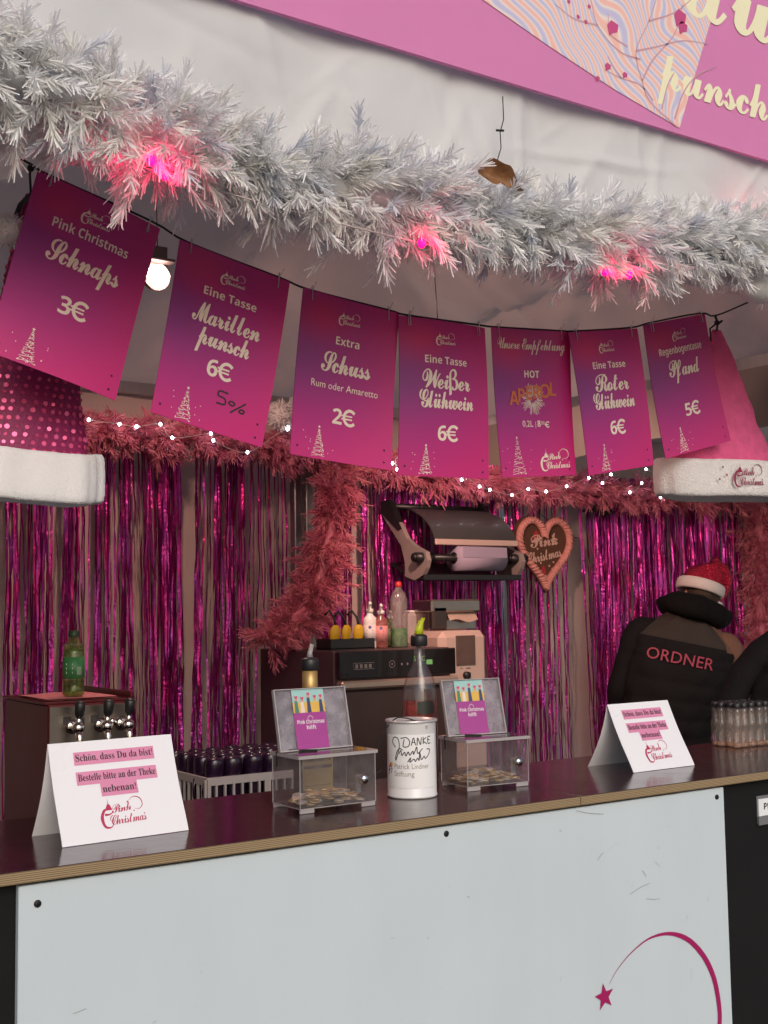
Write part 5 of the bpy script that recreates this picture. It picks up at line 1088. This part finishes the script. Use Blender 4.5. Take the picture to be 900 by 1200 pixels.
for k in range(nt_):
    i = int(k * L_ / nt_); a = np.array(hp[i]); b_ = np.array(hp[(i + 2) % L_]); d = (b_ - a) / (np.linalg.norm(b_ - a) + 1e-9); nn_ = np.array((-d[1], d[0]))
    pts = [a + nn_ * r_ * .021 + d * r_ * .011 for r_ in (-1, -.5, 0, .5, 1)]
    q.tube([(p[0], -.004 - .019 * math.cos(r_ * PI / 2.3), p[1]) for p, r_ in zip(pts, (-1, -.5, 0, .5, 1))], [.004, .007, .0085, .007, .004], n=6)
q.build('icing_border', M('pink_icing', (.70, .30, .27), .55, var=.12, vs=20), t)
q = MB(); q.text(scr('Pink'), Fh, .0, .045, .105, 0, .004, rot=R(7), **SK); q.text(scr('Christmas'), Fh, .0, -.03, .095, 0, .004, wmax=hw * 1.22, rot=R(11), **SK)
for (x, z) in ((.06, .10), (.075, .085), (.05, .08), (.07, .06), (.03, -.06), (.05, -.075), (.06, -.04), (-.03, -.045), (.0, -.13), (-.05, .03)): q.ball((x, -.003, z), .006, n=8, sc=(1, .5, 1))
q.build('icing_script', M('cream_icing', (.66, .42, .34), .6), t)
q = MB()
q.poly([(-.085, .07), (-.045, .09), (-.04, .115), (-.055, .13), (-.075, .11)], Fh, 0, .003); q.poly([(-.03, -.115), (.005, -.11), (.002, -.075), (-.012, -.055), (-.028, -.08)], Fh, 0, .003); q.ribbon([(-.09, .065), (-.04, .085)], .012, Fh, 1, .004, sub=1); q.ribbon([(-.034, -.118), (.008, -.114)], .010, Fh, 1, .004, sub=1)
q.build('icing_caps', [M('red_icing', (.42, .02, .03), .55), MATS['cream_icing']], t)
q = MB(); q.tube([(hw * .8, .01, hh_ * .25), (hw * 1.5, .05, hh_ * .24)], .002, n=5); q.tube([(-.05, .015, hh_ * .45), (0, .08, hh_ * .62), (.05, .015, hh_ * .45)], .002, n=5); q.build('ribbon', cordm, t)

# small black spotlight with its cable
c = at(708, 598, 4.78); t = thing('clip_spotlight', 'small black clip on spotlight between the heart and the plush hat', 'spotlight', c)
q = MB(); rm_ = (R(70), 0, R(25)); q.lathe([(.0001, -.03), (.026, -.03), (.034, -.02), (.036, .02), (.034, .035), (.028, .035), (.024, .02), (.0001, .018)], (0, 0, 0), 0, 20, rot=rm_); q.box((.0, -.006, .03), (.025, .01, .02), 0); q.build('body', M('gloss_black', (.008, .008, .009), .2, coat=.4), t)
q = MB(); q.tube([(-.03, .01, .0), (-.06, .05, .005), (-.075, .09, .0)], .008, n=8); q.ball((-.05, .03, .004), .014, n=10); q.build('arm', MATS['gloss_black'], t)
q = MB(); q.tube(smooth_curve([(0, .03, -.02), (.06, .06, -.03), (.2, .08, .01), (.4, .1, .05), (.6, .1, .08)], 5), .0025, n=5); q.build('cable', cordm, t)
# ================================================================== people behind the bar
skin_m = M('skin', (.50, .28, .20), .55, var=.08, vs=30); hair_m = M('brown_hair', (.05, .03, .02), .6, var=.4, vs=60, stretch=(6, 6, 1)); trouser_m = M('dark_jeans', (.02, .022, .03), .85, var=.3, vs=60)
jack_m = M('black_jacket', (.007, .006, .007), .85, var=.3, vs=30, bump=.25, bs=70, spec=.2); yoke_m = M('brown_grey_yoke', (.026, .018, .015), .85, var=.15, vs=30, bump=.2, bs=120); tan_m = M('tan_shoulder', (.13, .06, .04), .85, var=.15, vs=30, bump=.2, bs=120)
def skinned(verts, edges, radii, sub=2, root=0):
    me = bpy.data.meshes.new('s'); me.from_pydata([tuple(v) for v in verts], edges, []); o = bpy.data.objects.new('s', me); COL.objects.link(o)
    md = o.modifiers.new('k', 'SKIN'); md.use_smooth_shade = True
    for i, r in enumerate(radii): me.skin_vertices[0].data[i].radius = (r, r) if not isinstance(r, tuple) else r; me.skin_vertices[0].data[i].use_root = (i == root)
    sb = o.modifiers.new('u', 'SUBSURF'); sb.levels = sub
    dg = bpy.context.evaluated_depsgraph_get(); ev = o.evaluated_get(dg); m2 = ev.to_mesh()
    v = [tuple(p.co) for p in m2.vertices]; f = [tuple(p.vertices) for p in m2.polygons]; ev.to_mesh_clear(); bpy.data.objects.remove(o); bpy.data.meshes.remove(me)
    return v, f
def limb(mb, pts, rs, m=0, n=14, wr=.0, seed=0):
    p = smooth_curve(pts, 6); r = np.interp(np.linspace(0, 1, len(p)), np.linspace(0, 1, len(rs)), rs); r = r * (1 + wr * np.sin(np.arange(len(p)) * 1.7 + seed)); mb.tube(p, list(r), m, n)
def person(label, loc, rotz, lean, vest, elbow=.285):
    """origin between the feet, facing +y (away from the street); lean = sideways shift per metre above the waist"""
    t = thing('person', label, 'person', loc, rotz)
    S = lambda x, y, z: (x + max(0, z - 1.0) * lean, y + max(0, z - 1.0) * .10, z - x * lean * .8 * min(1, max(0, (z - .95) / .3)))
    V = [S(0, 0, .95), S(0, 0, 1.10), S(0, 0, 1.25), S(0, .0, 1.40), S(.0, .01, 1.50), S(.0, .03, 1.56)]; E_ = [(0, 1), (1, 2), (2, 3), (3, 4), (4, 5)]; Rr = [.14, .13, .145, .12, .058, .055]
    hands = []
    for sg in (-1, 1):
        b0 = len(V); V += [S(sg * .17, 0, 1.40), S(sg * .23, .02, 1.14), (sg * .12 + .03, .25, 1.06), (sg * .09 + .03, .31, 1.05)]; E_ += [(3, b0), (b0, b0 + 1), (b0 + 1, b0 + 2), (b0 + 2, b0 + 3)]; Rr += [.065, .048, .034, .03]
        b1 = len(V); V += [(sg * .10, 0, .88), (sg * .11, .03, .50), (sg * .11, -.01, .10), (sg * .12, .10, .05)]; E_ += [(0, b1), (b1, b1 + 1), (b1 + 1, b1 + 2), (b1 + 2, b1 + 3)]; Rr += [.095, .065, .045, .04]
        w_ = Vector(V[b0 + 3]); hands.append((w_, sg))
    q = MB(); v, f = skinned(V, E_, Rr); q.add(v, f, 0, True)
    for w_, sg in hands:                                     # palm, four unequal fingers and a thumb, curled
        fv, fe, fr = [tuple(w_), tuple(w_ + Vector((0, .05, -.005))), ], [(0, 1)], [.028, .032]
        for k, (dx, L_) in enumerate(((-.027, .062), (-.009, .074), (.009, .070), (.026, .055))):
            b = len(fv); fv += [tuple(w_ + Vector((dx, .085, -.006))), tuple(w_ + Vector((dx * 1.1, .085 + L_ * .55, -.018))), tuple(w_ + Vector((dx * 1.1, .085 + L_ * .85, -.045)))]; fe += [(1, b), (b, b + 1), (b + 1, b + 2)]; fr += [.010, .009, .0075]
        b = len(fv); fv += [tuple(w_ + Vector((-sg * .035, .03, -.01))), tuple(w_ + Vector((-sg * .055, .06, -.025))), tuple(w_ + Vector((-sg * .05, .085, -.035)))]; fe += [(0, b), (b, b + 1), (b + 1, b + 2)]; fr += [.012, .010, .008]
        v, f = skinned(fv, fe, fr, 1); q.add(v, f, 0, True)
    hc = Vector(S(.0, .06, 1.70)) + (Vector((.035, .03, -.045)) if vest else Vector((.01, 0, 0)))
    # head: skull, jaw, nose, ears, eyes, mouth
    hr = []
    for (z, rx, ry, cy) in ((-.125, .03, .035, .05), (-.115, .045, .06, .03), (-.08, .058, .078, .015), (-.04, .066, .088, .005), (0, .072, .094, 0), (.04, .075, .098, -.004), (.08, .068, .088, -.006), (.108, .045, .06, -.006), (.122, .012, .018, -.006)):
        hr.append([(hc.x + rx * math.cos(a), hc.y + cy + ry * math.sin(a) + (.016 * math.exp(-((a - PI / 2) / .16) ** 2) if -.06 < z < .01 else 0), hc.z + z) for a in [2 * PI * k / 28 for k in range(28)]])
    q.loft(hr, 0)
    for sg in (-1, 1):
        q.ball((hc.x + sg * .076, hc.y - .005, hc.z - .01), .03, 0, 10, (.35, .6, 1)); q.ball((hc.x + sg * .03, hc.y + .087, hc.z + .005), .0095, 1, 8)
    q.ball((hc.x, hc.y + .09, hc.z - .065), .02, 2, 8, (1, .3, .3)); q.build('body', [skin_m, M('eye', (.6, .6, .6), .2), M('lips', (.35, .12, .1), .5)], t)
    h_ = MB(); h_.loft([[(hc.x + rx * math.cos(a), hc.y - .012 + ry * math.sin(a) * (.72 if math.sin(a) > 0 else 1), hc.z + z) for a in [2 * PI * k / 24 for k in range(24)]] for (z, rx, ry) in ((-.07, .072, .09), (.0, .079, .102), (.05, .077, .100), (.075, .060, .078), (.085, .01, .012))]); h_.build('hair', hair_m, t)
    # trousers and shoes
    q = MB()
    for sg in (-1, 1): limb(q, [(sg * .10, 0, .98), (sg * .105, .02, .75), (sg * .11, .03, .5), (sg * .11, 0, .08)], [.125, .105, .08, .068], 0, 16, .02)
    q.build('trousers', trouser_m, t)
    for sg in (-1, 1): q = MB(); q.loft([[(sg * .115 + rx * math.cos(a), cy + ry * math.sin(a), z) for a in [2 * PI * k / 20 for k in range(20)]] for (z, rx, ry, cy) in ((0, .048, .14, .06), (.02, .05, .145, .06), (.05, .046, .13, .055), (.08, .045, .075, .01), (.11, .05, .06, 0))]); q.build('shoe', black, t)
    # jacket
    q = MB(); rings = []; N_ = 48; zs = np.linspace(.86, 1.545, 64); prof = [(.86, .205, .15), (.95, .215, .155), (1.05, .215, .15), (1.18, .235, .155), (1.30, .25, .155), (1.38, .255, .145), (1.43, .235, .125), (1.48, .165, .105), (1.52, .115, .09), (1.545, .098, .085)]
    mi = []
    for i, z in enumerate(zs):
        rx = np.interp(z, [p[0] for p in prof], [p[1] for p in prof]); ry = np.interp(z, [p[0] for p in prof], [p[2] for p in prof]); puff = .007 * abs(math.sin((z - .86) * PI / .088)) ** .7 if z < 1.33 else .002 * math.sin(60 * z)
        ring = []
        for k in range(N_):
            a = 2 * PI * k / N_; wk = .004 * math.sin(7 * a + 23 * z) + .003 * math.sin(13 * a - 31 * z)
            x = (rx + puff + wk) * math.copysign(abs(math.cos(a)) ** .85, math.cos(a)); y = (ry + puff + wk) * math.copysign(abs(math.sin(a)) ** .9, math.sin(a)); ring.append(S(x, y, z))
        rings.append(ring)
    q.loft(rings, 0)
    if vest:
        for i, f in enumerate(q.f):
            zc = sum(zs[min(63, k // N_)] for k in f) / len(f); xc = sum(q.v[k][0] for k in f) / len(f) - (zc - 1) * lean
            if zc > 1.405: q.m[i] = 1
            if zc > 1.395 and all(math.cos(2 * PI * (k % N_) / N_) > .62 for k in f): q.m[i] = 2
        def Fv(u, v, l=0):
            z = 1.0 + v; rx = np.interp(z, [p[0] for p in prof], [p[1] for p in prof]); ry = np.interp(z, [p[0] for p in prof], [p[2] for p in prof]); c_ = max(-.97, min(.97, u / rx)); cc = math.copysign(abs(c_) ** (1 / .85), c_); y = -(ry) * (1 - cc * cc) ** .45
            return np.array(S(u, y - .013 - l, z))
        q.text('ORDNER', Fv, -.02, .30, .076, 3, .0, space=1.03, fat=.004)
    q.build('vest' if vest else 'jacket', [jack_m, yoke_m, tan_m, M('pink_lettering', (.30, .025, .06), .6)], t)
    for sg in (-1, 1):
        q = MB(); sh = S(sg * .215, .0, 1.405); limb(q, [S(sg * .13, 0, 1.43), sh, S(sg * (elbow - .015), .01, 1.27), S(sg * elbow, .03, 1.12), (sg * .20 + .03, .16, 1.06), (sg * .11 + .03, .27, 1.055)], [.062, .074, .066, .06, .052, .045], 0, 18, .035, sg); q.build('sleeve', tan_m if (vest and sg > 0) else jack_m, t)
    # collar / hood bunched round the neck
    q = MB(); rings = []; nc = Vector(S(.0, .0, 1.53)) + Vector((.02 if vest else .01, .0, 0))
    for i in range(41):
        a = 2 * PI * i / 40; k = 1 + .10 * math.sin(3 * a + 1) + .05 * math.sin(7 * a); back = .5 - .5 * math.sin(a)
        rr = .044 + .026 * back; ring = []
        for j in range(14):
            b = 2 * PI * j / 14; o_ = rr * (1 + .10 * math.sin(3 * b + 2 * a) + .06 * math.sin(5 * a + b)); R_ = .105 * k + o_ * math.cos(b); ring.append((nc.x + R_ * math.cos(a) * 1.12, nc.y + .01 + R_ * math.sin(a) * .95, nc.z + .01 + .03 * back + o_ * .92 * math.sin(b) - .10 * math.cos(a) * lean * 1.4))
        rings.append(ring)
    q.loft(rings, 0, cap=False); q.loft([[(nc.x + .11 * s_ * math.cos(a), nc.y + .10 * s_ * math.sin(a), nc.z - .03 - (1 - s_) * .02) for a in [2 * PI * k / 24 for k in range(24)]] for s_ in (1, .5)], 0)
    q.build('hood', M('black_hood', (.005, .0045, .005), .9, var=.3, vs=40, bump=.4, bs=45, spec=.15), t)
    # santa hat
    if vest:
        Tm = Matrix.Translation(hc + Vector((.0, -.005, .045))) @ Matrix.Rotation(R(17), 4, 'Y') @ Matrix.Rotation(R(-8), 4, 'X')
        q = MB(); rings = []
        for i in range(20):
            s_ = i / 19; ang = s_ * 1.1; rr = .106 * (1 - .35 * s_ ** 1.4) * (1 if s_ < .8 else math.sqrt(max(.02, 1 - ((s_ - .8) / .2) ** 2)))
            rings.append([tuple(Tm @ Vector((rr * (1 + .04 * math.sin(4 * a + 5 * s_)) * math.cos(a) + .035 * s_ ** 2, rr * 1.1 * math.sin(a), -.02 + .115 * s_ + .008 * math.sin(3 * a + 8 * s_)))) for a in [2 * PI * k / 30 for k in range(30)]])
        q.loft(rings, 0)
        limb(q, [Tm @ Vector((.02, 0, .075)), Tm @ Vector((.09, .01, .06)), Tm @ Vector((.11, .02, -.0)), Tm @ Vector((.105, .03, -.06))], [.075, .05, .035, .02], 0, 14, .05); fluff_ = Tm @ Vector((.108, .03, -.09))
        q.build('hat_cone', M('red_sequin_cloth', (.55, .02, .06), .2, .8, var=.6, vs=140, bump=1.0, bs=95, bd=.018), t)
        q = MB(); prof_ = [(.016 * math.cos(b) * (1 if math.cos(b) > 0 else .6), .030 * math.copysign(abs(math.sin(b)) ** .5, math.sin(b))) for b in [2 * PI * j / 12 for j in range(12)]]
        q.loft([[tuple(Tm @ Vector(((.106 + o_) * math.cos(a), (.116 + o_) * math.sin(a), -.03 + h2))) for o_, h2 in prof_] for a in [2 * PI * i / 36 for i in range(37)]], 0, cap=False); q.build('hat_brim', M('hat_felt', (.62, .56, .55), .9, var=.05, bump=.2, bs=200), t)
        fluff(fluff_, .028, 250, 3, 'hat_pompom', plush_w, t)
    return t
c = at(778, 800, 4.15); person('person in a black vest lettered ORDNER and red sequin santa hat, back turned', (c[0], 4.15, 0), R(-40), .27, True, .248)
c = at(918, 800, 3.06); p2_ = person('person in a plain dark padded jacket at the right edge, back turned', (c[0], 3.06, 0), R(-42), .5, False, .29)
p2_.scale = (.95, .95, .95)
